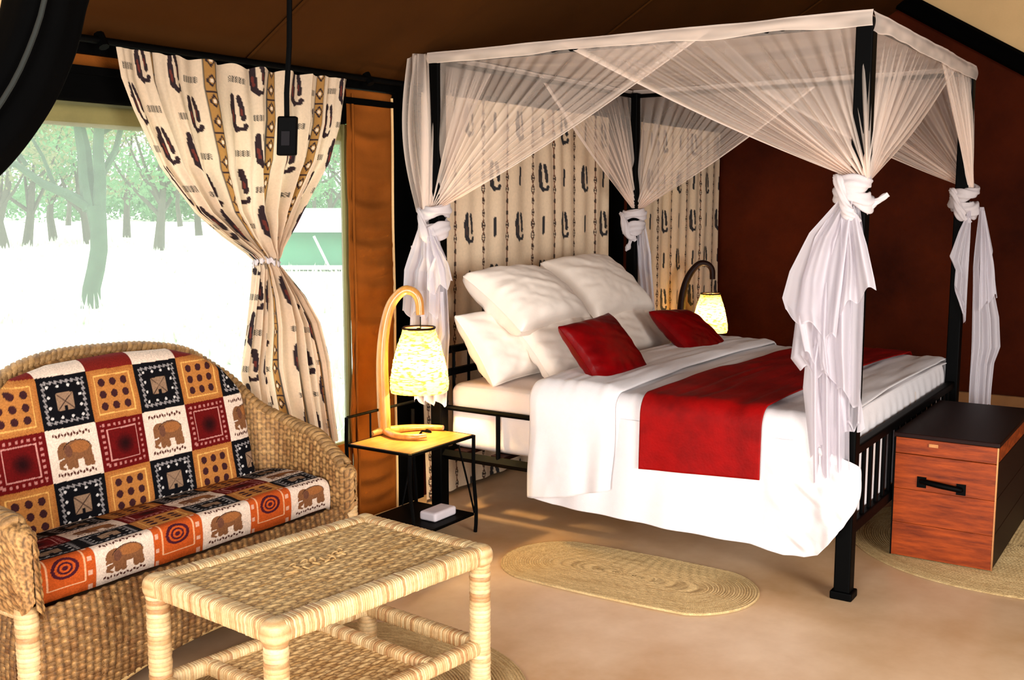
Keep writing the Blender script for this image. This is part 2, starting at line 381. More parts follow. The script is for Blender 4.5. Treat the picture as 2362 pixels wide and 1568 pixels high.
at(tr, tag(mesh_obj('foliage', Vv, Ff, M['leafa'], None, False), kind='stuff'))
# trees of the far bush: azimuth given as a bearing from the tent, distance in metres
far = [(-27.5, 62, 6.5, 0), (-25.4, 44, 5.2, 0), (-24.4, 46, 5.6, 1), (-23.2, 52, 5.5, 0), (-21.6, 48, 5, 1), (-19.8, 56, 6.0, 0), (-18.3, 40, 5.2, 1),
       (-16.3, 58, 6.2, 0), (-14.6, 66, 6.5, 1), (-12.8, 60, 6.2, 0), (-11.2, 50, 5.6, 1), (-9.6, 64, 6.4, 0), (-8.4, 55, 5.8, 1), (-29.5, 50, 6.0, 1), (-17.2, 80, 8, 0), (-22.5, 85, 8.5, 1), (-10.4, 90, 8.5, 0)]
dirs = {-27.5: 'leftmost', }
for i, (az, D, H_, kd) in enumerate(far):
    a_ = AZ - math.radians(az); bx, by = D * math.cos(a_), D * math.sin(a_)
    t = empty('bush_tree', (bx, by, -.1), None, 'tree', 'far bush trees outside the window')
    r = random.Random(i); mb = MB(); q = [(0, 0), (r.uniform(-.2, .2), H_ * .2), (r.uniform(-.4, .4), H_ * .45), (r.uniform(-.8, .8), H_ * .8)]
    mb.tube(pathpx((bx, by, -.1), q), [.2, .15, .11, .04], 6)
    for k in range(5):
        x0, z0 = q[1][0], H_ * r.uniform(.18, .4); x1 = r.uniform(-2.2, 2.2); z1 = H_ * r.uniform(.6, .95)
        mb.tube(pathpx((bx, by, -.1), [(x0, z0), ((x0 + x1) / 2, z0 + (z1 - z0) * .4), (x1, z1)], r.uniform(-1.5, 1.5)), [.09, .06, .02], 5)
    at(t, mb.build('trunk', M['bark2'], None, True)); t['azkey'] = az; t['tall'] = H_
    cs = [tuple(np.array((bx, by, 0)) + RV * r.uniform(-2.6, 2.6) + np.array([.834, .552, 0]) * r.uniform(-2, 2) + np.array([0, 0, H_ * r.uniform(.4, .95)])) for _ in range(11)]
    Vv, Ff = leaves(cs, [1.25] * 11, 1500, .13, 40 + i)
    at(t, tag(mesh_obj('foliage', Vv, Ff, M['leafb'] if kd else M['leafa'], None, False), kind='stuff'))
ORD = ['leftmost', 'second', 'third', 'fourth', 'fifth', 'sixth', 'seventh', 'eighth', 'ninth', 'tenth', 'eleventh', 'twelfth', 'thirteenth', 'fourteenth', 'fifteenth', 'sixteenth', 'rightmost']
for k, t in enumerate(sorted([o for o in C.objects if o.name.startswith('bush_tree')], key=lambda o: o['azkey'])):
    kind_ = 'small hazy far bush tree' if t['tall'] < 7 else 'tall hazy distant bush tree'
    t['label'] = kind_ + ', ' + ORD[k] + (' of' if k in (0, 16) else ' from the left among') + ' the far trees outside the window'
    del t['azkey']; del t['tall']
r = np.random.default_rng(5); cs = []
for k in range(150):
    a_ = AZ - math.radians(-31 + 27 * r.random()); D = 100 + 22 * r.random(); cs.append((D * math.cos(a_), D * math.sin(a_), r.uniform(.2, 3.2) + 6 * (r.random() < .25)))
Vv, Ff = leaves(cs, [2.6] * len(cs), 26000, .32, 99)
tag(mesh_obj('far_thicket', Vv, Ff, M['leafb'], None, False), 'hazy green thicket closing the view behind the far trees', 'thicket', kind='stuff')
# neighbouring green tent under a white fly sheet
tc_ = (20.2, 18.4, -.1); te = empty('green_tent', tc_, 'green canvas tent under a white fly sheet, outside beside the window strip', 'tent')
def tentp(x, y, z): return tuple(np.array(tc_) + RV * x + np.array([.834, .552, 0]) * y + np.array([0, 0, z]))
prof = [(0, .12), (-.02, .45), (.12, .85), (.5, 1.12), (1.2, 1.3), (1.9, 1.12), (2.3, .85), (2.42, .12)]
def extr(name, pr, x0, x1, m, nx=12):
    P = np.array([[tentp(x, y, z) for y, z in pr] for x in np.linspace(x0, x1, nx)]); return at(te, grid(name, P, m))
extr('tent_body', prof, -1.7, 2.6, M['tentgreen'])
at(te, MB().add([tentp(-1.7, y, z) for y, z in prof], [tuple(range(8))]).build('end_panel', M['tentgreen']))
extr('fly_sheet', [(-.55, 1.0), (-.3, 1.12), (.3, 1.4), (1.2, 1.58), (2.1, 1.4), (2.9, 1.1)], -2.1, 2.9, M['fly'])
at(te, MB().tube([tentp(-1.8, -.1, .1), tentp(2.7, -.1, .1)], .06, 8).build('ground_tube', M['fly']))
for x0, x1 in ((-.35, -.75), (1.1, 1.05), (.6, .75)): at(te, MB().tube([tentp(x0, -.3, .05), tentp(x1, -.3, .9)], .035, 6).build('tent_pole', M['fly']))

# ------------------------------------------------------------------ printed cloths
def capsule(x, y, a, b, r):
    ax, ay = a; bx_, by_ = b; dx, dy = bx_ - ax, by_ - ay
    t = np.clip(((x - ax) * dx + (y - ay) * dy) / (dx * dx + dy * dy + 1e-9), 0, 1)
    return (x - ax - t * dx) ** 2 + (y - ay - t * dy) ** 2 < r * r
def ell(x, y, cx, cy, rx, ry): return ((x - cx) / rx) ** 2 + ((y - cy) / ry) ** 2 < 1
def put(c, m, col): c[m] = col
CREAM = L(236, 210, 180); DK = L(44, 26, 30); MAR = L(112, 44, 34); GLD = L(176, 128, 66); GRY = L(84, 76, 66)
def figure(x, y):
    """two seated figures back to back; x,y in -1..1; returns dark, maroon and pale masks"""
    d = capsule(x, y, (-.42, .72), (-.48, .35), .22) | capsule(x, y, (-.5, .3), (-.42, -.45), .28) | capsule(x, y, (-.4, -.55), (-.1, -.78), .18)
    d |= capsule(x, y, (.14, .72), (.26, .4), .18) | capsule(x, y, (.3, .3), (.36, -.2), .18) | capsule(x, y, (-.1, -.8), (.5, -.75), .1) | ell(x, y, .5, -.62, .18, .14)
    mm = capsule(x, y, (-.5, .05), (-.42, -.35), .1) | capsule(x, y, (.25, .2), (.28, -.05), .06)
    pl = capsule(x, y, (-.18, .5), (-.05, -.6), .035)
    return d, mm, pl
def curtain_print(U, V):
    c = np.empty(U.shape + (3,)); c[:] = CREAM
    per = .40; q = np.mod(U, per)
    band = np.abs(q - .31) < .026
    put(c, band, GLD)
    t = np.mod(V, .085) - .0425
    put(c, band & (np.abs(np.abs(t) + np.abs(q - .31) * 1.3 - .024) < .006), DK)
    put(c, band & (np.abs(q - .31) < .007) & (np.abs(t) < .008), CREAM)
    put(c, (np.abs(np.abs(q - .31) - .026) < .003), GRY)
    put(c, band & (np.mod(V, .17) < .007), DK)
    pz = .32; col = np.floor(U / per); vv = V + np.where(np.mod(col, 2) == 0, 0, .14)
    for cx, off, sc_ in ((.085, -.06, 1), (.215, .10, .95)):
        vy = np.mod(vv + off, pz) - pz / 2; x = (q - cx) / (.066 * sc_); y = -(vy - .03) / (.088 * sc_)
        d, mm, pl = figure(x, y); put(c, d, DK); put(c, mm, MAR); put(c, pl, CREAM)
        gb = (np.abs(x) < .72) & (np.abs(vy + .115) < .013); put(c, gb & (np.mod(q * 160 + np.floor(vy * 230), 2) < 1.25), GRY)
    return c
def panel_print(U, V):
    c = np.empty(U.shape + (3,)); c[:] = L(226, 200, 168)
    per = .262; q = np.mod(U, per) - per / 2
    t = np.mod(V, .07) - .035; seg = np.mod(np.floor(V / .07), 4)
    w_ = np.where(seg < 2, .012, .018)
    bnd = np.abs(q) < w_
    put(c, bnd & (np.abs(np.abs(t) * .42 + np.abs(q) - w_ * .8) < .0045), L(50, 34, 26))
    put(c, bnd & (np.abs(t) < .005), L(60, 40, 30)); put(c, (np.abs(q) < .005) & (np.abs(t) > .012), L(120, 70, 44))
    q2 = np.mod(U + per / 2, per) - per / 2; col = np.floor((U + per / 2) / per)
    row = np.floor(V / .30); big = np.mod(col + row, 2) == 0
    vy = np.mod(V, .30) - .15
    sc_ = np.where(big, 1, .62)
    q3 = np.mod(U, per) - per / 2 - np.where(1, .131, 0); q3 = np.mod(q3 + per / 2, per) - per / 2; x = q3 / (.075 * sc_); y = -vy / (.095 * sc_)
    d, mm, pl = figure(x, y); d2 = d & big | (capsule(x, y, (.0, .8), (-.1, -.7), .26) & ~big)
    put(c, d2, L(34, 32, 36)); put(c, mm & big, L(70, 52, 46)); put(c, pl & big, L(200, 180, 150))
    return c

# tied curtain in front of the window (edges measured in the plane of the wall)
CY_ = 3.56; ksc = CY_ / 3.5
cv_ = empty('window_curtain', (3.3 * ksc, CY_, 1.4), 'cream curtain printed with brown figures, tied in the middle of the window', 'curtain')
zt, zg, zb = 2.218, 1.40, .52
Lz = [2.218, 2.109, 1.993, 1.784, 1.606, 1.506, 1.428, 1.40, 1.37, 1.25, 1.047, .919, .79, .52]
Lx = [2.567, 2.583, 2.63, 2.738, 2.898, 3.051, 3.19, 3.226, 3.226, 3.20, 3.149, 3.119, 3.14, 3.2]
Rz = [2.216, 2.003, 1.83, 1.679, 1.544, 1.45, 1.40, 1.374, 1.229, 1.101, .909, .697, .52]
Rx = [3.826, 3.781, 3.697, 3.565, 3.451, 3.368, 3.34, 3.34, 3.494, 3.587, 3.652, 3.681, 3.705]
nu, nv = 400, 460
u, v = np.meshgrid(np.linspace(0, 1, nu), np.linspace(0, 1, nv), indexing='ij')
z = zt + (zb - zt) * v
xl = np.interp(-z, [-a for a in Lz], Lx); xr = np.interp(-z, [-a for a in Rz], Rx)
wdt = xr - xl; wd0 = 1.26
# the middle of the top is bunched on the rod: more cloth per metre there
um = np.interp(u, [0, .30, .72, 1], [0, .24, .80, 1])
um = um + (u - um) * 0
ph = u * 2 * PI * 8.5 + 1.2 * np.sin(u * 9)
amp = np.clip(.010 + .045 * (1 - wdt / wd0) ** .7, 0, .042) * (.55 + .45 * np.sin(u * PI)) * np.clip(wdt / .13, .35, 1)
fold = amp * (np.sin(ph) + .45 * np.sin(2.3 * ph + v * 4) + .3 * vnoise(u * 8, v * 5, 21))
fold += .022 * np.exp(-((u - .52) / .2) ** 2) * np.sin(u * 70) * np.exp(-v * 9)
topsag = -.016 * np.exp(-v * 14) * (.5 - .5 * np.cos(u * 2 * PI * 11)) * np.exp(-((u - .5) / .28) ** 2)
# straight rod level: cloth slack sags slightly between gathers
xx = xl + wdt * um + .003 * np.sin(ph * 1.7)
P = np.stack([xx * ksc, CY_ - .045 - fold, 1.65 + (z + topsag - 1.65) * ksc], 2)
colr = curtain_print(1.85 * u + .02 + .0 * v, (zt - z) * 1.05 + .04)
o = at(cv_, grid('drape', P, M['print'], col=colr))
P2 = []
for s2 in np.linspace(0, 2 * PI, 48, endpoint=False):
    P2.append([(3.283 * ksc + .066 * math.cos(s2) + .0, CY_ - .045 + .05 * math.sin(s2), 1.645 + (1.395 - 1.65) * ksc + .012 * math.sin(2 * s2) + dz) for dz in (-.012, -.006, 0, .006, .012)])
P2 = np.array(P2); P2 += .006 * np.sin(np.arange(48) * 1.7)[:, None, None]
o = at(cv_, grid('tie_band', P2, M['netsolid'], cu=True)); m = o.modifiers.new('s', 'SOLIDIFY'); m.thickness = .006
rod = empty('curtain_rod', (3.2, CY_, 2.23), 'black curtain pole above the window carrying the printed curtain', 'curtain pole')
at(rod, MB().tube([(2.35, CY_ - .03, 2.245), (4.5, CY_ - .03, 2.245)], .014, 10).build('pole', M['metal'], None, True))
for x in (2.56, 4.06): at(rod, MB().tube([(x, CY_ - .03, 2.245), (x, YW, 2.245)], .008, 6).tube([(x, CY_ - .045, 2.22), (x, CY_ - .015, 2.27)], .02, 8).build('bracket', M['metal']))

# two printed hangings behind the bed
def hanging(x0, x1, ztop, lab, seed, u0):
    nu, nv = int((x1 - x0) / .006), 370
    u, v = np.meshgrid(np.linspace(x0, x1, nu), np.linspace(0, 1, nv), indexing='ij')
    z = ztop * (1 - v) + .02
    y = 3.56 - .006 * np.sin((u - x0) * 2 * PI / .17 + 2.2 * vnoise(u, v, seed + 4, .4, .8)) - .010 * vnoise(u, v, seed, .3, .5) - .012
    P = np.stack([u + .01 * vnoise(u, v, seed + 1, .5, .4), y, z], 2)
    h = empty('wall_hanging', ((x0 + x1) / 2, 3.56, 0), lab, 'hanging', None)
    at(h, grid('cloth', P, M['panelprint'], col=panel_print(u - x0 + u0, ztop - z + .05)))
    at(h, MB().tube([(x0, 3.575, ztop + .01), (x1, 3.575, ztop + .01)], .009, 8).build('rod', M['metal'], None, True))
    return h
hanging(4.5, 6.56, 2.2, 'wide cream printed hanging on the wall between the head posts of the bed', 31, .1)
hanging(7.0, 8.52, 2.2, 'narrow cream printed hanging behind the far bedside lamp', 37, .05)

# ------------------------------------------------------------------ bed
BX0, BX1, BY0, BY1 = 4.36, 6.38, 1.215, 3.34
XH = 6.5; ZC = 2.375
posts = [(BX0, BY1), (BX0, BY0), (BX1, BY0), (XH, BY1 - .02)]
bed = empty('canopy_bed', (5.4, 2.3, 0), 'black metal four poster bed dressed in white with red runner', 'bed')
for (x, y) in posts:
    mb = MB(); r = .034; mb.box((x - r, y - r, 0), (x + r, y + r, ZC - .01)); mb.box((x - r - .012, y - r - .012, 0), (x + r + .012, y + r + .012, .035))
    at(bed, mb.build('post', M['metal'], bevel=.006))
r = .013
for a, b in ((0, 1), (1, 2), (2, 3), (3, 0)):
    (xa, ya), (xb, yb) = posts[a], posts[b]
    at(bed, MB().tube([(xa, ya, ZC - .03), (xb, yb, ZC - .03)], r, 8).build('canopy_rail', M['metal'], None, True))
    if (a, b) != (3, 0) and (a, b) != (1, 2):
        for z, h in ((.34, .026), (.59, .014)):
            at(bed, MB().tube([(xa, ya, z), (xb, yb, z)], h, 4 if h > .02 else 8).build('side_rail', M['metal'], None, h < .02))
        for yy in (2.97, 2.2, 1.6):
            at(bed, MB().tube([(xa, yy, .34), (xa, yy, .59)], .012, 8).build('side_baluster', M['metal'], None, True))
at(bed, MB().box((BX0, BY0 - .02, .60), (BX1, BY0 + .02, .64)).build('footboard_rail', M['metal'], bevel=.006))
at(bed, MB().box((BX0, BY0 - .018, .26), (BX1, BY0 + .018, .31)).build('footboard_rail', M['metal'], bevel=.006))
for i in range(17):
    x = BX0 + .115 + i * (BX1 - BX0 - .23) / 16
    at(bed, MB().box((x - .012, BY0 - .008, .29), (x + .012, BY0 + .008, .62)).build('footboard_slat', M['metal'], bevel=.003))
for z in (.88, .76, .34):
    at(bed, MB().box((BX0, BY1 - .02, z - .018), (XH, BY1 + .012, z + .018)).build('headboard_rail', M['metal'], bevel=.005))
for i in range(15):
    x = BX0 + .12 + i * .135
    at(bed, MB().tube([(x, BY1 - .005, .34), (x, BY1 - .005, .88)], .009, 6).build('headboard_bar', M['metal'], None, True))
for i in range(9):
    y = BY0 + .15 + i * .23
    at(bed, MB().box((BX0, y - .04, .35), (BX1, y + .04, .37)).build('bed_slat', M['chestd']))

def rbox(name, lo, hi, r, mat_, nz_=.004, seed=1, n=60, parent=None):
    """soft rounded block with gentle waviness"""
    lo = np.array(lo, float); hi = np.array(hi, float); c = (lo + hi) / 2; hf = (hi - lo) / 2
    V = []; Fs = []
    off = 0
    for ax in range(3):
        for sgn in (-1, 1):
            o1, o2 = [k for k in range(3) if k != ax]
            a, b = np.meshgrid(np.linspace(-1, 1, n), np.linspace(-1, 1, n), indexing='ij')
            if (sgn > 0) != (ax == 1): pass
            P = np.zeros((n, n, 3)); P[..., ax] = sgn * hf[ax]; P[..., o1] = a * hf[o1]; P[..., o2] = b * hf[o2]
            inner = np.clip(P, -(hf - r), hf - r); d = P - inner; l = np.linalg.norm(d, axis=2, keepdims=True)
            nrm = d / np.maximum(l, 1e-9); P = inner + nrm * np.minimum(l, r) ; 
            P = P + nrm * (nz_ * vnoise(P[..., 0] + P[..., 2] * .7, P[..., 1] + P[..., 2], seed, .16, .13))[..., None] + c
            f = gfaces(n, n, off=off)
            if (sgn < 0) != (ax == 1): f = f[:, ::-1]
            V.append(P.reshape(-1, 3)); Fs.append(f); off += n * n
    return mesh_obj(name, np.vstack(V), np.vstack(Fs), mat_, parent)
o = rbox('mattress', (BX0 + .03, BY0 + .04, .372), (BX1 - .03, BY1 - .04, .715), .05, M['matt'])
tag(o, 'thick cream mattress on the black bed frame', 'mattress')

def drape(name, X0, X1, Ya, Yb, ztop, zhemN, zhemF, mat_, seed, off=.0, wr=1.0, th=.006, ny=120, flare=.03, fold_amp=.012, fper=.16, crown=.02, lab=None, cat=None, slant=0, hem_y=None, puff=0):
    """cloth laid across the bed (X) between Ya and Yb, hanging at the near side to zhemN(y), at the far side to zhemF"""
    r = .07; nt = 260
    y1 = np.linspace(Ya, Yb, ny)
    zN = zhemN(y1) if callable(zhemN) else np.full(ny, zhemN)
    P = np.zeros((nt, ny, 3))
    s = np.linspace(0, 1, nt)
    for j in range(ny):
        hang = ztop - r - zN[j]; hf = ztop - r - zhemF
        Ls = [hang, r * PI / 2, (X1 - X0) - 2 * r, r * PI / 2, hf]; cs = np.cumsum([0] + Ls); q = s * cs[-1]
        x = np.interp(q, cs, [X0, X0, X0 + r, X1 - r, X1, X1][:6]); 
        xa = np.empty(nt); za = np.empty(nt)
        for i, qq in enumerate(q):
            if qq < cs[1]: xa[i] = X0; za[i] = zN[j] + qq
            elif qq < cs[2]: a = (qq - cs[1]) / r; xa[i] = X0 + r - r * math.cos(a); za[i] = ztop - r + r * math.sin(a)
            elif qq < cs[3]: xa[i] = X0 + r + qq - cs[2]; za[i] = ztop
            elif qq < cs[4]: a = (qq - cs[3]) / r; xa[i] = X1 - r + r * math.sin(a); za[i] = ztop - r + r * math.cos(a)
            else: xa[i] = X1; za[i] = ztop - r - (qq - cs[4])
        P[:, j, 0] = xa; P[:, j, 2] = za; P[:, j, 1] = y1[j]
    dn = np.clip((ztop - r - P[..., 2]) / .5, 0, 1)                       # how far down the hang
    side = np.where(P[..., 0] < (X0 + X1) / 2, -1, 1)
    top = np.clip((P[..., 2] - (ztop - r)) / r, 0, 1)
    fo = fold_amp * np.sin(P[..., 1] * 2 * PI / fper + 2 * vnoise(P[..., 1], P[..., 2], seed, .3, .5) + seed) + fold_amp * .8 * vnoise(P[..., 1], P[..., 2], seed + 2, .07, .25)
    P[..., 0] += side * (dn * (flare + fo) + off)
    P[..., 2] += top * (wr * (.006 * vnoise(P[..., 0], P[..., 1], seed + 3, .25, .09) + .004 * vnoise(P[..., 0] + P[..., 1] * .6, P[..., 1], seed + 5, .5, .035)) + crown * np.sin(np.clip((P[..., 0] - X0) / (X1 - X0), 0, 1) * PI)) + off * top
    if puff:
        e = np.minimum((P[..., 1] - Ya), (Yb - P[..., 1])); P[..., 2] += top * puff * np.sqrt(np.clip(e / .06, 0, 1)); P[..., 0] += side * (1 - top) * puff * np.sqrt(np.clip(e / .05, 0, 1))
    P[..., 1] += slant * (P[..., 0] - X0) + .006 * vnoise(P[..., 0], P[..., 2], seed + 9, .2, .2)
    o = grid(name, P, mat_)
    m = o.modifiers.new('s', 'SOLIDIFY'); m.thickness = th; m.offset = 1
    if lab: tag(o, lab, cat)
    return o, P
hemlow = lambda y: y * 0 + .42
drape('bed_sheet', BX0 - .035, BX1 + .035, 1.245, 2.74, .735, hemlow, .28, M['white'], 11, lab='white bed sheet hanging low over the near side of the mattress', cat='sheet', fold_amp=.010, fper=.42, flare=.02)
# the sheet's tuck at the foot, seen between the slats
nu, nv = 160, 60
u, v = np.meshgrid(np.linspace(BX0 + .04, BX1 - .04, nu), np.linspace(0, 1, nv), indexing='ij')
z = .30 + .44 * v; y = BY0 + .036 + .012 * np.sin(u * 2 * PI / .12 + 2 * vnoise(u, z, 3, .3, .3)) * (1 - v) + .02 * np.clip((v - .8) / .2, 0, 1) ** 2
foot = grid('foot_tuck', np.stack([u, y, z], 2), M['white'], bpy.data.objects['bed_sheet'])
# the sheet's low side drop, bagging round the near foot post
nu, nv = 330, 110
yv, v = np.meshgrid(np.linspace(1.165, 2.735, nu), np.linspace(0, 1, nv), indexing='ij')
hz = np.interp(yv, [1.165, 1.20, 1.25, 1.30, 1.36, 1.45, 1.6, 2.0, 2.6, 2.735], [.40, .33, .255, .195, .172, .165, .185, .185, .20, .225])
tz = np.interp(yv, [1.165, 1.2, 1.27, 1.4], [.565, .60, .63, .66])
z = hz + (tz - hz) * v; cn = np.clip((1.55 - yv) / .3, 0, 1)
bag = .055 * cn * np.sin(np.clip((z - .16) / .42, 0, 1) * PI) ** .8
cr_ = cn * (.018 * vnoise(yv + z * .9, z - yv * .7, 77, .13, .04) + .007 * vnoise(yv, z, 78, .04, .08)) + .006 * vnoise(yv, z, 79, .14, .3) + .005 * np.sin(yv * 26 + 2 * z)
P = np.stack([BX0 - .062 - .02 * (1 - v) - bag - cr_ + .05 * np.clip((1.20 - yv) / .035, 0, 1), yv - .02 * cn * np.sin(v * PI), z], 2)
o = grid('side_drop', P, M['white'], bpy.data.objects['bed_sheet']); m = o.modifiers.new('s', 'SOLIDIFY'); m.thickness = .005
hemup = lambda y: np.interp(y, [1.2, 1.3, 1.6, 2.3], [.49, .475, .455, .425])
drape('bedspread', BX0 - .045, BX1 + .045, 1.25, 2.32, .748, hemup, .35, M['white'], 17, off=.012, lab='white bedspread over the foot half of the bed under the red runner', cat='bedspread', fold_amp=.006, fper=.5, flare=.008)
hemf = lambda y: np.interp(y, [2.26, 2.31, 2.5, 2.72, 2.78], [.33, .315, .26, .222, .24])
drape('folded_duvet', BX0 - .05, BX1 + .05, 2.27, 2.73, .752, hemf, .3, M['white'], 23, off=.022, puff=.022, lab='white duvet turned down in a wide band across the bed below the pillows', cat='duvet', fold_amp=.012, fper=.3, flare=.03, ny=80)
drape('bed_runner', BX0 - .06, BX1 + .06, 1.56, 2.13, .757, lambda y: np.interp(y, [1.56, 2.13], [.475, .445]), .42, M['red'], 29, off=.026, lab='dark red runner laid across the white bed near its foot', cat='runner', fold_amp=.005, fper=.4, flare=.012, slant=-.05, ny=90)

def pillow(name, c, wdir, hdir, wd, ht, th, mat_, seed, lab, cat, group=None, pinch=.07, piping=False, wrinkle=.8):
    n = 70; a, b = np.meshgrid(np.linspace(-1, 1, n), np.linspace(-1, 1, n), indexing='ij')
    wv = np.array(wdir, float); wv /= np.linalg.norm(wv); hv = np.array(hdir, float); hv -= wv * hv.dot(wv); hv /= np.linalg.norm(hv); nvv = np.cross(wv, hv)
    X = a * (1 - pinch * (1 - b * b) * np.abs(a) ** 3) * wd / 2; Y = b * (1 - pinch * (1 - a * a) * np.abs(b) ** 3) * ht / 2
    prof = np.clip((1 - a ** 2), 0, 1) ** .5 * np.clip((1 - b ** 2), 0, 1) ** .5
    prof = prof ** .65
    rad = np.sqrt(a * a + b * b); ang = np.arctan2(b, a)
    wr = wrinkle * (.007 * np.sin(ang * 13 + 3 * vnoise(a, b, seed, .7, .7)) * np.clip(rad - .35, 0, 1) + .006 * vnoise(a, b + a * .5, seed + 1, .5, .16) + .003 * vnoise(a, b, seed + 2, .12, .12)) * (prof > .02)
    V = []; Fs = []
    for sg in (1, -1):
        Zt = sg * (prof * th / 2 + wr * prof ** .4)
        P = np.array(c) + X[..., None] * wv + Y[..., None] * hv + Zt[..., None] * nvv
        P[..., 2] -= .015 * (1 - np.abs(a)) * 0
        V.append(P.reshape(-1, 3)); f = gfaces(n, n, off=0 if sg > 0 else n * n); Fs.append(f if sg > 0 else f[:, ::-1])
    e = empty(name, c, lab, cat, group)
    cov = at(e, mesh_obj('cover', np.vstack(V), np.vstack(Fs), mat_))
    bd = [(i, 0) for i in range(n)] + [(n - 1, j) for j in range(1, n)] + [(i, n - 1) for i in range(n - 2, -1, -1)] + [(0, j) for j in range(n - 2, 0, -1)]
    pts = [tuple(np.array(c) + X[i, j] * wv + Y[i, j] * hv) for i, j in bd][::2]; pts.append(pts[0])
    MB().tube(pts, .0035, 5, cap=False).build('seam', mat_, cov, True)
    return e
pillow('pillow', (4.88, 3.12, 1.12), (1, 0, -.02), (0, .68, .50), .72, .46, .28, M['whitep'], 51, 'large plump white pillow on top of the left stack against the hanging', 'pillow')
pillow('pillow', (5.70, 3.14, 1.13), (1, .0, .0), (0, .62, .52), .74, .50, .27, M['whitep'], 57, 'large white pillow on top of the right stack beside the rear post', 'pillow')
pillow('pillow', (4.71, 3.14, .895), (1, .02, 0), (-.05, .5, .72), .66, .42, .21, M['whitep'], 61, 'white pillow leaning at the mattress edge, under the left stack, nearest the wooden lamp', 'pillow')
pillow('pillow', (4.96, 2.91, .865), (1, -.10, .02), (-.05, .55, .60), .64, .42, .19, M['whitep'], 67, 'white pillow lying behind the left red cushion', 'pillow')
pillow('pillow', (5.78, 2.98, .893), (1, .03, .02), (0, .55, .62), .66, .44, .18, M['whitep'], 71, 'white pillow lying between the two red cushions', 'pillow')
pillow('red_cushion', (4.71, 2.555, .905), (1, -.06, .06), (-.06, .50, .60), .47, .38, .15, M['redc'], 73, 'shiny red square cushion propped on the left white pillows', 'cushion', piping=True, wrinkle=.4, pinch=.06)
pillow('red_cushion', (5.87, 2.60, .865), (1, -.12, -.08), (-.1, .6, .46), .46, .40, .15, M['redc'], 79, 'dark red cushion propped in front of the far lit lamp', 'cushion', piping=True, wrinkle=.4, pinch=.06)

# ------------------------------------------------------------------ mosquito net
net = empty('mosquito_net', (5.4, 2.3, ZC), 'sheer white mosquito net draped over the bed posts and knotted at each corner', 'mosquito net')
def dens(a): return np.stack([a, a, a], -1)
KZ = [1.61, 1.735, 1.727, 1.60]
KO = [(-.02, .0), (-.035, -.02), (.01, -.03), (.0, -.03)]
def swag(pa, pb, frac0, frac1, knot, zk, seed, out, kofs=(0, 0), sagk=.06, base=.5, contrast=.5, nf=17, hemd=.92):
    """net from rail stretch pa..pb (fractions) gathered at the knot; straight pleats fan down"""
    nu, nv = 230, 60
    u, v = np.meshgrid(np.linspace(0, 1, nu), np.linspace(0, 1, nv), indexing='ij')
    pa = np.array([*pa, ZC + .004]); pb = np.array([*pb, ZC + .004])
    f = frac0 + (frac1 - frac0) * u
    T = pa + (pb - pa) * f[..., None]
    K = np.array([knot[0] + kofs[0], knot[1] + kofs[1], zk])
    dirv = (pb - pa) / np.linalg.norm(pb - pa); o3 = np.array([*out, 0.0])
    # pleats: several frequencies, gathered to nothing at the knot
    ph = nf * 2 * PI * u + 2.2 * np.sin(u * 11 + seed) + 1.5 * vnoise(u * 9, v * 0, seed, 1)
    Kp = K + dirv * ((u - .5) * .05)[..., None] + o3 * (.012 * np.sin(ph * .5))[..., None]
    t = v ** 1.0
    P = T * (1 - t)[..., None] + Kp * t[..., None]
    P[..., 2] -= sagk * np.sin(v * PI) * (np.abs(u) ** 2.2) * 1.0
    P += dirv * (-.05 * np.sin(v * PI) * (u ** 2) * np.sign(frac1 - frac0))[..., None]
    P += o3 * (.011 * np.sin(ph) * np.sin(np.clip(v * 1.15, 0, 1) * PI) ** .7 + .007 * vnoise(u * 34, u * 0 + v * .6, seed + 50, 1) * np.sin(v * PI))[..., None]
    P += o3 * (.012)
    q1 = vnoise(u * 34, u * 0 + v * .6, seed + 50, 1); q2 = vnoise(u * 75, u * 0 + v * .8, seed + 60, 1)
    st = np.clip(q1 * .9, 0, 1) ** 1.3 * .75 + np.clip(q2, 0, 1) ** 2.2 * .6
    al = base * (.42 + .62 * v ** 1.3) + contrast * st * np.clip(v * 1.5 + .12, 0, 1)
    al = al + .45 * np.clip((v - .78) / .22, 0, 1)
    hem = np.clip(1 - (1 - u) / .05, 0, 1) ** .5
    al = np.maximum(al, hemd * hem); al = np.maximum(al, .85 * (v < .0))
    return at(net, grid('net_curtain', P, M['net'], col=dens(np.clip(al, 0, .97))))
A_, B_, C_, D_ = posts
LA = BY1 - BY0
# near long side
swag(A_, B_, -.01, .70, A_, KZ[0], 3, (-1, 0), KO[0])
swag(B_, A_, -.01, .66, B_, KZ[1], 5, (-1, 0), KO[1], sagk=.05, base=.5)
# foot side
swag(B_, C_, -.01, .86, B_, KZ[1], 8, (0, -1), KO[1], base=.5)
swag(C_, B_, -.01, .40, C_, KZ[2], 9, (0, -1), KO[2], sagk=.03, base=.5)
# far long side
swag(C_, D_, -.01, .62, C_, KZ[2], 12, (1, 0), KO[2])
swag(D_, C_, -.01, .62, D_, KZ[3], 14, (1, 0), KO[3])
# head side
swag(D_, A_, -.01, .55, D_, KZ[3], 15, (0, 1), KO[3])
swag(A_, D_, -.01, .25, A_, KZ[0], 16, (0, 1), KO[0], sagk=.02)
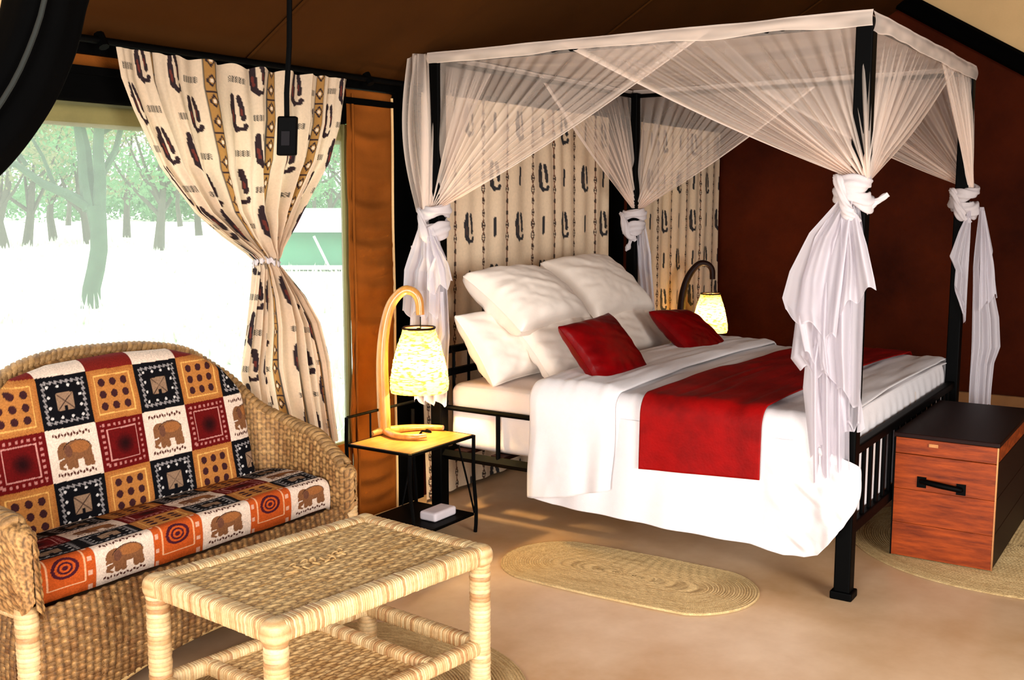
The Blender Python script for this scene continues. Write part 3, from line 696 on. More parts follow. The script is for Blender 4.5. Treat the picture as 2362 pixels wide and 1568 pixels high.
# roof sheet
nu, nv = 60, 60
u, v = np.meshgrid(np.linspace(0, 1, nu), np.linspace(0, 1, nv), indexing='ij')
P = np.zeros((nu, nv, 3)); Pc = [np.array([*p, ZC + .012]) for p in (A_, B_, C_, D_)]
P = (Pc[0] * (1 - u)[..., None] + Pc[1] * u[..., None]) * (1 - v)[..., None] + (Pc[3] * (1 - u)[..., None] + Pc[2] * u[..., None]) * v[..., None]
P[..., 2] -= .05 * np.sin(u * PI) * np.sin(v * PI) + .006 * vnoise(u, v, 6, .15, .15)
at(net, grid('net_roof', P, M['net'], col=dens(.55 + .12 * vnoise(u, v, 8, .3, .05))))
# hem sleeve along the rails
for k, (a, b) in enumerate(((A_, B_), (B_, C_), (C_, D_), (D_, A_))):
    nu, nv = 120, 12
    u, v = np.meshgrid(np.linspace(0, 1, nu), np.linspace(0, 1, nv), indexing='ij')
    pa = np.array([*a, 0.0]); pb = np.array([*b, 0.0]); out = [(-1, 0, 0), (0, -1, 0), (1, 0, 0), (0, 1, 0)][k]
    a3 = v * PI * .9
    hgt = [.055, .075, .045, .045][k] * (1 + .15 * vnoise(u * 9, u * 0, k, 1))
    ue = u * 1.03 - .015; P = pa * (1 - ue)[..., None] + pb * ue[..., None] + np.array(out) * (.032 + .01 * np.sin(v * 3) + .002 * vnoise(u * 30, v, 3, 1))[..., None]
    P[..., 2] = ZC + .014 + .004 * vnoise(u * 12, v, k + 3, 1) - v * hgt
    at(net, grid('hem_sleeve', P, M['net'], col=dens(np.clip(.62 + .14 * vnoise(u * 24, v, 2, 1, .4) + .3 * (v > .92) + .3 * (v < .1), 0, .95))))
# loose strands beside the near head post
for i, (dx, yy, zz2) in enumerate(((-.03, 3.44, 1.55), (-.01, 3.50, 1.50))):
    nu, nv = 24, 60
    u, v = np.meshgrid(np.linspace(0, 1, nu), np.linspace(0, 1, nv), indexing='ij')
    y = BY1 + .01 + (.03 + .09 * (1 - i * .3)) * u * (1 - .5 * v) + .05 * np.sin(v * PI) * u; x = BX0 - .045 + dx + .02 * np.sin(u * 9 + v * 3)
    P = np.stack([x, y, 2.38 + (1.6 - 2.38) * v - .0 * u], 2)
    at(net, grid('net_curtain', P, M['net'], col=dens(.12 + .5 * (.5 + .5 * np.sin(u * 14)) ** 3 + .2 * v)))

def knot(p, rr, tails, seed):
    """two slack wraps of bunched net, each a creased ribbon-like roll"""
    x, y, z = p; k_ = empty('tmp', (0, 0, 0)); parts_ = []
    V = []; Fs = []; off = 0
    def roll(pts, hw, th, sd, closed):
        nonlocal off
        pts = np.array(pts); n = len(pts); na = 28
        T = np.gradient(pts, axis=0); T /= np.maximum(np.linalg.norm(T, axis=1, keepdims=True), 1e-9)
        up = np.array([0, 0, 1.0]); A = np.cross(T, up); A /= np.maximum(np.linalg.norm(A, axis=1, keepdims=True), 1e-6); B = np.cross(A, T)
        an = np.linspace(0, 2 * PI, na, endpoint=False); S_, N_ = np.meshgrid(np.linspace(0, 1, n), an, indexing='ij')
        cre = 1 + .16 * np.sin(5 * N_ + 5 * np.sin(S_ * 7 + sd)) + .10 * vnoise(S_ * 9, N_, sd, 1, 1)
        env = 1 + .22 * np.sin(S_ * 2 * PI * 2 + sd)
        if not closed: env = env * np.sin(np.clip(S_, .04, .96) * PI) ** .35
        P = pts[:, None] + (th * cre * env * np.cos(N_))[..., None] * A[:, None] + (hw * cre * env * np.sin(N_))[..., None] * B[:, None]
        V.append(P.reshape(-1, 3)); Fs.append(gfaces(n, na, False, True, off)); off += n * na
    def ring(zc, rad, hw, tilt, ph, sd):
        a = np.linspace(0, 2 * PI, 60); roll(np.stack([x + rad * np.cos(a), y + rad * np.sin(a), zc + tilt * np.sin(a + ph)], 1), hw, hw * .62, sd, True)
    ring(z + .035, rr * .82, rr * .40, .016, seed, seed); ring(z - .04, rr * .78, rr * .50, -.022, seed + 1.3, seed + 3)
    a = np.linspace(0, 1, 40)
    roll(np.stack([x - rr * (.75 + .35 * np.sin(a * PI)), y + rr * (.9 - 1.5 * a), z + .05 - .20 * a + .02 * np.sin(a * 8)], 1), rr * .30, rr * .26, seed + 5, False)
    if tails:
        t = np.array(tails); roll(np.array([x, y, z - .08]) + np.outer(np.linspace(0, 1, 24), t) + np.outer(np.sin(np.linspace(0, PI, 24)) * .012, [0, 0, -1.0]), rr * .22, rr * .16, seed + 7, False)
    bpy.data.objects.remove(k_)
    o = mesh_obj('knot', np.vstack(V), np.vstack(Fs), M['netsolid'])
    return at(net, o)
knot((BX0 - .02, BY0 + .02, 1.70), .07, (.02, -.13, .06), 1)
knot((BX1 + .02, BY0 - .01, 1.665), .074, None, 2)
knot((BX0 - .02, BY1, 1.56), .074, (-.10, .08, -.06), 3)
knot((XH - .01, BY1 - .03, 1.52), .078, (-.05, .03, -.12), 4)

def sheet(c, side, dn, zt, zb, L_, R_, seed, amp=.03, nf=4, dens0=.55, hemslope=0, depth=0, name='net_tail', hemw=.9):
    """hanging layer: side = horizontal unit vector of its width, L_/R_ = [(t, offset)...] edges, hemslope lowers the right corner"""
    nu, nv = 70, 130
    u, v = np.meshgrid(np.linspace(0, 1, nu), np.linspace(0, 1, nv), indexing='ij')
    l = np.interp(v, *zip(*L_)); r = np.interp(v, *zip(*R_))
    off = l + (r - l) * u; s = np.array([*side, 0.0]); d = np.array([*dn, 0.0])
    ph = u * 2 * PI * nf + seed + 1.2 * vnoise(u, v, seed, .5, .6)
    dep = depth + amp * np.clip(v * 3 + .25, .25, 1) * (np.sin(ph) * .8 + .3 * np.sin(ph * 2.2 + 1) + .5 * vnoise(u, v, seed + 8, .35, .25)) + .03 * v
    zbu = zb + hemslope * (u - .5) + .02 * np.sin(ph)
    z = zt + (zbu - zt) * v
    P = np.array([c[0], c[1], 0.0]) + off[..., None] * s + dep[..., None] * d; P[..., 2] = z
    st = np.clip(vnoise(u * 6, v * .7, seed + 30, .5, .6) * .7 + .4, 0, 1)
    al = dens0 + .05 + .3 * st; al = np.maximum(al, hemw * (v > .985)); al = np.maximum(al, (hemw - .1) * ((u < .02) | (u > .98))); al = np.maximum(al, .93 * np.clip(1 - v * 7, 0, 1))
    return at(net, grid(name, P, M['netsheer'], col=dens(np.clip(al, 0, .96))))
S = (.20, -.98); Dn = (-.98, -.20)      # widths run along the bed side, folds come out towards the room
cB = (BX0 - .055, BY0 + .03)
sheet(cB, S, Dn, 1.66, .93, [(0, -.03), (.25, -.12), (.5, -.16), (.8, -.17), (1, -.14)], [(0, .04), (.2, .07), (.6, .075), (1, .075)], 1, .03, 3, .66, -.22)
sheet(cB, S, Dn, 1.66, 1.15, [(0, -.03), (.3, -.14), (.65, -.21), (.9, -.235), (1, -.22)], [(0, .02), (1, -.02)], 2, .022, 2, .55, -.10, .03)
sheet(cB, S, Dn, 1.60, 1.27, [(0, -.02), (1, -.01)], [(0, .04), (.4, .08), (.85, .115), (1, .125)], 4, .018, 2, .72, .10, .04)
sheet(cB, S, Dn, 1.45, .95, [(0, -.10), (.4, -.18), (.9, -.20), (1, -.16)], [(0, -.02), (1, .0)], 5, .02, 2, .55, -.06, .0)
sheet(cB, S, Dn, 1.55, .68, [(0, -.06), (.5, -.14), (.7, -.15), (1, -.11)], [(0, .0), (.5, .05), (.8, .07), (1, .10)], 6, .022, 2, .80, .14, -.03)
sheet(cB, S, Dn, 1.50, .52, [(0, -.05), (.5, -.12), (1, -.09)], [(0, .0), (.5, .03), (1, .05)], 7, .025, 3, .72, .08, -.01)
sheet(cB, S, Dn, 1.62, .74, [(0, -.0), (1, .0)], [(0, .045), (.3, .075), (1, .08)], 9, .012, 2, .35, 0, -.02)
# far foot post: two flaps either side of the post
cC = (BX1 + .02, BY0 - .05); S2 = (.62, -.78); D2 = (-.78, -.62)
sheet(cC, S2, D2, 1.62, 1.02, [(0, -.035), (.25, -.10), (.5, -.15), (.62, -.11), (.8, -.12), (1, -.06)], [(0, -.03), (1, -.045)], 21, .012, 2, .8, -.10, .05)
sheet(cC, S2, D2, 1.62, .50, [(0, .02), (.3, .0), (1, .01)], [(0, .04), (.22, .10), (.3, .085), (.55, .155), (.7, .17), (.78, .14), (1, .13)], 22, .02, 3, .72, .0, .05)
sheet(cC, S2, D2, 1.60, 1.10, [(0, .02), (1, .02)], [(0, .04), (.6, .10), (1, .13)], 23, .014, 2, .8, .08, .07)
# near head post
cA = (BX0 - .055, BY1 + .02)
sheet(cA, S, Dn, 1.52, .62, [(0, -.03), (.25, -.08), (.6, -.10), (1, -.07)], [(0, .05), (.3, .10), (.6, .12), (1, .10)], 31, .03, 3, .62, 0)
sheet(cA, S, Dn, 1.52, 1.08, [(0, -.03), (.5, -.10), (1, -.11)], [(0, .05), (.35, .13), (.5, .10), (1, .10)], 32, .02, 3, .6, 0, .05)
sheet(cA, S, Dn, 1.48, 1.22, [(0, .02), (1, .04)], [(0, .06), (.6, .15), (1, .18)], 33, .012, 2, .7, .05, .06)
sheet(cA, S, Dn, 1.20, .86, [(0, -.02), (1, -.0)], [(0, .11), (.6, .13), (1, .09)], 34, .015, 2, .75, -.05, .06)
# far head post
cD = (XH + .02, BY1 - .05)
sheet(cD, S2, D2, 1.49, .85, [(0, -.05), (.2, -.07), (1, -.04)], [(0, .05), (.3, .09), (1, .12)], 41, .025, 4, .72, 0)

# ------------------------------------------------------------------ wicker weaving
def weave(P, su, sv, cu_, cv_, amp, seed, pal, stake=True, gapf=.85, gapt=1.15):
    """displace grid P (arc lengths su,sv) into an over-under weave; returns P, colours"""
    N_ = gnormals(P)
    iu = np.floor(su / cu_); iv = np.floor(sv / cv_); fu = su / cu_ - iu; fv = sv / cv_ - iv
    over = np.where(np.mod(iu + iv, 2) == 0, 1.0, -1.0)
    strand = np.sin(fv * PI) ** .6
    h = strand * (.55 + .45 * over * np.sin(fu * PI))
    if stake: h = np.maximum(h, (.62 * np.sin(fu * PI) ** 2 * (over < 0)))
    r = np.random.default_rng(seed); T = r.random((97, 89)); T2 = r.random((97, 89))
    rnd = T[(iu.astype(int) % 97), (iv.astype(int) % 89)]; rnd2 = T2[(iv.astype(int) * 7 % 97), ((iu // 4).astype(int) % 89)]
    P = P + N_ * (amp * (h + .35 * (rnd - .5)))[..., None]
    a, b, c = [np.array(x) for x in pal]
    k = np.clip(.5 * rnd + .5 * rnd2, 0, 1)[..., None]; 
    col = a * (1 - k) + b * k
    gap = np.clip(gapt - h * 1.75, 0, 1)[..., None]
    col = col * (1 - gap * gapf) + c * gap * gapf
    return P, col
PAL = [L(156, 104, 54), L(216, 166, 102), L(54, 28, 12)]
PALT = [L(204, 156, 92), L(244, 206, 144), L(104, 62, 30)]
def wrapped(name, p0, p1, r, parent, seed, wrapw=.011, flat=None, dark=0, pal=None, ends=False):
    """pole bound with rattan strips: each turn a raised band with its own tone"""
    p0 = np.array(p0, float); p1 = np.array(p1, float); Ln = np.linalg.norm(p1 - p0); nt = max(4, int(Ln / wrapw))
    per = 5; nu = nt * per + 1; nv = 18
    t = (p1 - p0) / Ln; up = np.array([0, 0, 1.0]) if abs(t[2]) < .9 else np.array([1.0, 0, 0])
    a = np.cross(t, up); a /= np.linalg.norm(a); b = np.cross(t, a)
    s = np.linspace(0, nt, nu); an = np.linspace(0, 2 * PI, nv, endpoint=False)
    S_, A3 = np.meshgrid(s, an, indexing='ij')
    rr = np.random.default_rng(seed); tone = rr.random(nt + 3); bulge = rr.uniform(-1, 1, nt + 3)
    sh = S_ + .5 * A3 / (2 * PI); k = np.clip(np.floor(sh).astype(int), 0, nt + 2); f = sh - np.floor(sh)
    R = r * (1 + .06 * np.sin(f * PI) ** .7 + .03 * bulge[k])
    ce = np.cos(A3); se = np.sin(A3)
    if flat:                                                       # rounded square section
        q = (np.abs(ce) ** flat + np.abs(se) ** flat) ** (-1 / flat); ce = ce * q; se = se * q
    P = p0 + (S_ / nt * Ln)[..., None] * t + (R * ce)[..., None] * a + (R * se)[..., None] * b
    pal_ = pal or [L(210, 164, 108), L(242, 212, 158), L(192, 142, 92)]
    kk = tone[k][..., None]; c = np.array(pal_[0]) * (1 - kk) + np.array(pal_[1]) * kk
    dk = (rr.random(nt + 3) < .10)[k][..., None]; c = np.where(dk, np.array(pal_[2]), c)
    edge = (np.sin(f * PI) < .3)[..., None]; c = np.where(edge, c * .72, c)
    o = grid(name, P, M['wrap'], None, cv=True, col=c)
    # close the ends
    me = o.data
    at(parent, o)
    return o

# ------------------------------------------------------------------ coffee table
TZ = .52
tR, tL, tF, tB = [np.array([*p, TZ]) for p in ((2.812, 1.949), (1.987, 2.656), (1.93, 2.055), (2.866, 2.530))]
ct = empty('coffee_table', (2.4, 2.3, 0), 'low rectangular wicker coffee table with wrapped rattan legs', 'table')
# legs
for i, p in enumerate((tR, tL, tF, tB)):
    q = p.copy(); q[2] = 0; d = (np.array([2.4, 2.3, 0]) - q); d[2] = 0; d /= np.linalg.norm(d); q = q + d * .035
    wrapped('leg', (q[0], q[1], 0.0), (q[0], q[1], TZ - .012), .034, ct, 100 + i, .014)
def inset(p, d=.035):
    c = np.array([2.4, 2.3, p[2]]); v = c - p; v /= np.linalg.norm(v); return p + v * d
rimz = TZ - .030
cs = [inset(np.array([*p[:2], rimz])) for p in (tF, tR, tB, tL)]
for i in range(4):
    a, b = cs[i], cs[(i + 1) % 4]
    wrapped('rim_rail', a, b, .031, ct, 110 + i, .0085, flat=5)
    d = (b - a) / np.linalg.norm(b - a)
# corner bindings
for i, c in enumerate(cs):
    P = []
    for a in np.linspace(0, PI, 14):
        P.append([(c[0] + .040 * math.sin(a) ** .6 * math.cos(b) * (abs(math.cos(b)) ** 3 + abs(math.sin(b)) ** 3) ** (-1 / 3), c[1] + .040 * math.sin(a) ** .6 * math.sin(b) * (abs(math.cos(b)) ** 3 + abs(math.sin(b)) ** 3) ** (-1 / 3), TZ - .034 - .0 + .040 * math.cos(a)) for b in np.linspace(0, 2 * PI, 24, endpoint=False)])
    P = np.array(P); colr = np.zeros(P.shape); kk = (.5 + .5 * np.sin(np.arange(14) * 1.9))[:, None, None]; colr[:] = np.array(L(196, 150, 96)) * (1 - kk) + np.array(L(232, 200, 146)) * kk
    at(ct, grid('corner_binding', P, M['wrap'], cv=True, col=colr))
def woven_top(name, c4, z, nu, nv, seed, cu_=.042, cv_=.0175, amp=.0065, inn=.02):
    a, b, c, d = [np.array([p[0], p[1], z]) for p in c4]
    u, v = np.meshgrid(np.linspace(0, 1, nu), np.linspace(0, 1, nv), indexing='ij')
    P = (a * (1 - u)[..., None] + b * u[..., None]) * (1 - v)[..., None] + (d * (1 - u)[..., None] + c * u[..., None]) * v[..., None]
    su = u * np.linalg.norm(b - a); sv = v * np.linalg.norm(d - a)
    # rows waver a little, as hand weaving does
    sv = sv + .003 * vnoise(su, sv, seed, .08, .05); su = su + .006 * vnoise(su, sv, seed + 1, .1, .04) + sv * .25
    P, colr = weave(P, su, sv, cu_, cv_, amp, seed, PALT, gapf=.6, gapt=1.0)
    return grid(name, P, M['wicker'], col=colr)
at(ct, woven_top('woven_top', cs, TZ - .012, 430, 280, 5))
at(ct, woven_top('woven_top_border', [cs[0] + (cs[2] - cs[0]) * .0, cs[1], cs[2], cs[3]], TZ - .022, 40, 30, 6))
# loose raised knots in the middle of the top
mb = MB(); r = random.Random(4)
for k in range(16):
    cx, cy = 2.40 + (k - 8) * .016 + r.uniform(-.01, .01), 2.33 + (k - 8) * -.002 + r.uniform(-.03, .03)
    a = r.uniform(0, 6); q = [(cx + .012 * math.cos(a + t), cy + .010 * math.sin(a + t), TZ - .006 + .005 * math.sin(t)) for t in np.linspace(0, PI * 1.2, 7)]
    mb.tube(q, .0026, 6)
at(ct, tag(mb.build('raised_strands', mat('pale_strand', L(206, 164, 104), .6, .2, 60), None, True), kind='stuff'))
# lower stretchers with woven shelf
sz = .175
lo = [inset(np.array([*p[:2], sz])) for p in (tF, tR, tB, tL)]
for i in range(4): wrapped('stretcher', lo[i], lo[(i + 1) % 4], .024, ct, 130 + i, .0095, flat=4)
m1 = lo[0] * .28 + lo[1] * .72; m2 = lo[3] * .28 + lo[2] * .72
m3 = lo[0] * .80 + lo[1] * .20; m4 = lo[3] * .80 + lo[2] * .20
m1[2] += .004; m2[2] += .004
wrapped('stretcher', m1, m2, .024, ct, 140, .0095, flat=4); wrapped('stretcher', m3, m4, .022, ct, 141, .0095, flat=4)
at(ct, woven_top('woven_shelf', [m3, m1, m2, m4], sz - .002, 230, 240, 9))

# ------------------------------------------------------------------ sofa
sofa = empty('wicker_sofa', (2.52, 3.2, 0), 'woven wicker sofa with curved rolled arms below the window', 'sofa')
ctrl = [(3.150, 2.93, .585, .062), (3.155, 3.00, .625, .062), (3.16, 3.10, .680, .062), (3.165, 3.20, .70, .06), (3.155, 3.29, .73, .06), (3.10, 3.36, .80, .06),
        (3.02, 3.41, .93, .06), (2.9, 3.43, 1.03, .055), (2.72, 3.435, 1.075, .055), (2.52, 3.435, 1.09, .055), (2.3, 3.435, 1.09, .055), (2.13, 3.43, 1.05, .055), (2.02, 3.41, .95, .06), (1.95, 3.36, .82, .07),
        (1.85, 3.29, .76, .07), (1.82, 3.2, .735, .075), (1.81, 3.1, .72, .08), (1.805, 3.0, .715, .085), (1.81, 2.93, .70, .085)]
ns = 620; pa = crom(ctrl, ns)
px, py, hh, tt = pa.T
tan_ = np.gradient(pa[:, :2], axis=0); tan_ /= np.linalg.norm(tan_, axis=1, keepdims=True)
nrm = np.stack([tan_[:, 1], -tan_[:, 0]], 1)          # pointing outwards
if (nrm[ns // 2][1]) < 0: nrm = -nrm
Zin = .38; nw = 190
S_, W_ = np.meshgrid(np.arange(ns), np.linspace(0, 1, nw), indexing='ij')
Hh = hh[:, None]; Tt = tt[:, None]
# section: inner face up, round over, outer face down to the floor side
Lin = Hh - Zin - Tt / 2; arc = PI * Tt / 2; Lout = Hh - Tt / 2 - .42
tot = Lin + arc + Lout; q = W_ * tot
lean = np.interp(hh, [.6, 1.0], [.0, .085])[:, None]
ang = np.clip((q - Lin) / (Tt / 2), 0, PI)
zz = np.where(q < Lin, Zin + q, np.where(q < Lin + arc, Hh - Tt / 2 + Tt / 2 * np.sin(ang), Hh - Tt / 2 - (q - Lin - arc)))
offs = np.where(q < Lin, 0, np.where(q < Lin + arc, Tt / 2 - Tt / 2 * np.cos(ang), Tt))
offs = offs + lean * np.clip((zz - Zin) / (Hh - Zin), 0, 1) ** 1.2 - .02 * np.clip((.50 - zz) / .1, 0, 1) * (q > Lin)
P = np.zeros((ns, nw, 3)); P[..., 0] = px[:, None] + nrm[:, 0:1] * offs; P[..., 1] = py[:, None] + nrm[:, 1:2] * offs; P[..., 2] = zz
# rounded fronts of the two arms
def capend(P, sgn):
    row = P[0] if sgn < 0 else P[-1]; cen = row.mean(axis=0); cen[2] = row[:, 2].min() * .45 + row[:, 2].max() * .55
    rows = []
    for k in np.linspace(.08, 1, 16):
        a = k * PI / 2; f = math.cos(a); rr_ = row.copy()
        sc3 = np.array([f, 1, .25 + .75 * f]) if True else f
        rr_ = cen + (row - cen) * np.array([max(f, .02), 1, max(.06, .35 + .65 * f) if k < 1 else .3]); rr_[:, 1] = row[:, 1].mean() - .055 * math.sin(a)
        rr_[:, 2] = cen[2] + (row[:, 2] - cen[2]) * (1 - .35 * (1 - f)); rows.append(rr_)
    rows = np.array(rows)
    return np.concatenate([rows[::-1], P], 0) if sgn < 0 else np.concatenate([P, rows], 0)
P = capend(P, -1); P = capend(P, 1)
sarc = np.concatenate([[0], np.cumsum(np.linalg.norm(np.diff(P[:, nw // 2], axis=0), axis=1))])[:, None] * np.ones((1, P.shape[1]))
warc = np.concatenate([np.zeros((P.shape[0], 1)), np.cumsum(np.linalg.norm(np.diff(P, axis=1), axis=2), axis=1)], 1)
# rows of weaving run along the shell; the roll on top is braided more coarsely
onroll = (W_[0] * 0)
P3, colr = weave(P, warc, sarc, .022, .024, -.0065, 12, PAL)
rimrow = (np.abs(warc - (warc[:, -1:] - 0)) < 0)
o = at(sofa, grid('woven_shell', P3, M['wicker'], col=colr)); 
# braided edge along the crest of the back and arms
nb = 900; pb = np.stack([np.interp(np.linspace(0, ns - 1, nb), np.arange(ns), a) for a in (px, py, hh, tt)], 1)
nb2 = np.stack([np.interp(np.linspace(0, ns - 1, nb), np.arange(ns), a) for a in (nrm[:, 0], nrm[:, 1])], 1)
le = np.interp(pb[:, 2], [.6, 1.0], [.0, .085])
cx = pb[:, 0] + nb2[:, 0] * (pb[:, 3] / 2 + le); cy = pb[:, 1] + nb2[:, 1] * (pb[:, 3] / 2 + le); cz = pb[:, 2] - .004
rb = np.interp(pb[:, 3], [.055, .085], [.024, .032])
arcb = np.concatenate([[0], np.cumsum(np.sqrt(np.diff(cx) ** 2 + np.diff(cy) ** 2 + np.diff(cz) ** 2))])
for st_ in range(3):
    ph = arcb / .07 * 2 * PI + st_ * 2 * PI / 3
    pts = np.stack([cx + nb2[:, 0] * rb * .75 * np.cos(ph), cy + nb2[:, 1] * rb * .75 * np.cos(ph), cz + rb * .5 * np.sin(ph)], 1)
    nv = 8; an = np.linspace(0, 2 * PI, nv, endpoint=False); Tn = np.gradient(pts, axis=0); Tn /= np.linalg.norm(Tn, axis=1, keepdims=True)
    A1 = np.cross(Tn, [0, 0, 1.0]); A1 /= np.linalg.norm(A1, axis=1, keepdims=True); A2 = np.cross(Tn, A1)
    Q = pts[:, None] + .015 * (np.cos(an)[None, :, None] * A1[:, None] + np.sin(an)[None, :, None] * A2[:, None])
    kk = (.5 + .5 * vnoise(arcb[:, None] + an[None] * .004, an[None] + st_ * 3, 5 + st_, .012, 1))[..., None]
    at(sofa, grid('braided_edge', Q, M['wicker'], cv=True, col=np.array(L(110, 76, 40)) * (1 - kk) + np.array(L(196, 150, 92)) * kk))
# seat deck, woven front apron with arched lower edge, side panels, posts
at(sofa, MB().box((1.87, 2.98, .33), (3.17, 3.46, .385)).build('seat_deck', mat('seat_deck_cane', L(120, 84, 46), .8, .3, 20)))
def apron(name, p0, p1, ztop, zb_fn, seed, nrm_sign=1, bulge=.02):
    p0 = np.array(p0); p1 = np.array(p1); Ln = np.linalg.norm(p1 - p0)
    nu = int(Ln / .0032); nv = 130
    u, v = np.meshgrid(np.linspace(0, 1, nu), np.linspace(0, 1, nv), indexing='ij')
    zb = zb_fn(u); z = ztop + (zb - ztop) * v
    n2 = np.array([(p1 - p0)[1], -(p1 - p0)[0]]) / Ln * nrm_sign
    b = bulge * np.sin(np.clip((ztop - z) / .35, 0, 1) * PI)
    P = np.stack([p0[0] + (p1[0] - p0[0]) * u + n2[0] * b, p0[1] + (p1[1] - p0[1]) * u + n2[1] * b, z], 2)
    sv = ztop - z; su = u * Ln + .004 * vnoise(u * Ln, sv, seed, .06, .08)
    P, c = weave(P, sv, su, .016, .027, .0085 * nrm_sign, seed, PAL)
    o = at(sofa, grid(name, P, M['wicker'], col=c)); m = o.modifiers.new('s', 'SOLIDIFY'); m.thickness = .008; m.offset = -1
    edge = [(p0[0] + (p1[0] - p0[0]) * t_ + n2[0] * .004, p0[1] + (p1[1] - p0[1]) * t_ + n2[1] * .004, float(zb_fn(np.array([t_]))[0])) for t_ in np.linspace(0, 1, 60)]
    at(sofa, MB().tube(edge, .009, 8).build('edge_cord', mat('edge_cord_cane', L(214, 176, 116), .6, .3, 60), None, True))
archf = lambda u: .045 + .085 * np.clip(np.sin(np.clip((u - .16) / .68, 0, 1) * PI), 0, 1) ** .55
apron('front_apron', (1.775, 2.925), (3.20, 2.925), .415, archf, 31)
apron('side_apron', (1.755, 3.46), (1.755, 2.95), .40, lambda u: .05 + 0 * u, 33)
apron('back_apron', (1.80, 3.49), (3.20, 3.49), .47, lambda u: .05 + 0 * u, 35, -1)
apron('side_apron', (3.215, 2.95), (3.215, 3.46), .40, lambda u: .05 + 0 * u, 34)
for i, (x, y) in enumerate(((1.765, 2.93), (3.205, 2.93), (1.80, 3.47), (3.20, 3.47))): wrapped('leg', (x, y, 0), (x, y, .44), .033, sofa, 150 + i, .015)
wrapped('side_rail', (1.76, 2.95, .415), (1.76, 3.47, .415), .022, sofa, 160, .012)
wrapped('side_rail', (3.215, 2.95, .425), (3.215, 3.47, .425), .022, sofa, 161, .012)

# patchwork print
pT, pB_, pR, pW, pO = L(184, 118, 58), L(12, 11, 15), L(100, 12, 12), L(238, 212, 190), L(196, 84, 30)
def patch_black(c, m, s, t):
    put(c, m, pB_); d = np.maximum(np.abs(s - .5), np.abs(t - .5)); w_ = .02 * np.sin((s + t) * 60)
    put(c, m & (np.abs(d - .38 - w_) < .02), L(150, 142, 140))
    dd = (np.abs(np.mod(s * 5 + .5, 1) - .5) ** 2 + np.abs(np.mod(t * 5 + .5, 1) - .5) ** 2 < .02) & (d > .22) & (d < .34); put(c, m & dd, L(214, 206, 200))
    q = np.maximum(np.abs(s - .5), np.abs(t - .5)) < .17; q &= ~((np.abs(s - .5) < .035) & (t < .42)); put(c, m & q, L(150, 118, 92))
    put(c, m & q & ((np.abs((s - .5) - (t - .5)) < .012) | (np.abs((s - .5) + (t - .5)) < .012)), L(70, 50, 40))
def patch_tan(c, m, s, t):
    put(c, m, pT); d = np.maximum(np.abs(s - .5), np.abs(t - .5)); put(c, m & (np.abs(d - .38) < .012), L(238, 178, 96))
    put(c, m & (d > .44) & (np.mod((s + t) * 22, 1) < .4), L(170, 98, 44))
    a = np.mod(s * 4.2 - .6, 1) - .5; b = np.mod(t * 4.2 - .6, 1) - .5
    k = (np.abs(s - .5) < .35) & (np.abs(t - .5) < .35) & ((a / .3) ** 2 + (b / .34) ** 2 < 1); put(c, m & k, L(62, 30, 32))
def patch_red(c, m, s, t):
    put(c, m, pR); d = np.maximum(np.abs(s - .5), np.abs(t - .5)); put(c, m & (np.abs(d - .31) < .012), L(206, 140, 130))
    along = np.where(np.abs(s - .5) > np.abs(t - .5), t, s); put(c, m & (np.abs(d - .40) < .028) & (np.mod(along * 9, 1) < .45), L(190, 120, 112))
    r2 = ((s - .52) ** 2 + (t - .48) ** 2); k = np.clip(1 - r2 / .05, 0, 1)[..., None]; inner = m & (d < .29)
    c[inner] = (c * (1 - .9 * k) + np.array(L(18, 6, 8)) * .9 * k)[inner]
def patch_eleph(c, m, s, t):
    put(c, m, pW); x, y = s, t                       # t up
    body = ell(x, y, .56, .56, .28, .19) | ell(x, y, .32, .56, .15, .17) | ell(x, y, .25, .45, .08, .16)
    for lx in (.35, .46, .68, .77): body |= capsule(x, y, (lx, .5), (lx + (.02 if lx < .5 else .03), .25), .055)
    body |= capsule(x, y, (.22, .4), (.20, .26), .035) | capsule(x, y, (.20, .26), (.27, .22), .025)
    put(c, m & body, L(132, 86, 54)); put(c, m & ell(x, y, .60, .60, .20, .11), L(160, 100, 54)); put(c, m & ell(x, y, .38, .55, .07, .12), L(110, 70, 52))
    put(c, m & capsule(x, y, (.27, .42), (.14, .40), .014), L(232, 214, 196)); put(c, m & (ell(x, y, .56, .56, .28, .19) & ~ell(x, y, .56, .56, .265, .175)) & (y > .6), L(40, 26, 24))
    for yy in (.87, .12):
        put(c, m & (np.abs(y - yy - .02 * np.sin(x * 50)) < .028) & (np.abs(x - .5) < .38) & (np.mod(x * 17, 1) < .72), L(84, 40, 30))
def patch_orange(c, m, s, t):
    put(c, m, pO); put(c, m & (s < .04), pW); put(c, m & ((np.abs(s - .2) < .012) | (np.abs(s - .82) < .012)) & (t > .22), L(238, 176, 130)); put(c, m & (np.abs(t - .22) < .014) & (s > .2) & (s < .82), L(238, 176, 130))
    d = np.sqrt(((s - .5) / 1.0) ** 2 + (t - .62) ** 2); put(c, m & ((np.abs(d - .20) < .03) | (np.abs(d - .11) < .02) | (d < .05)), L(72, 24, 36))
    put(c, m & ((np.abs(s - .1) < .035) | (np.abs(s - .9) < .035)) & (np.mod(t * 3.2, 1) < .35), L(226, 170, 140))

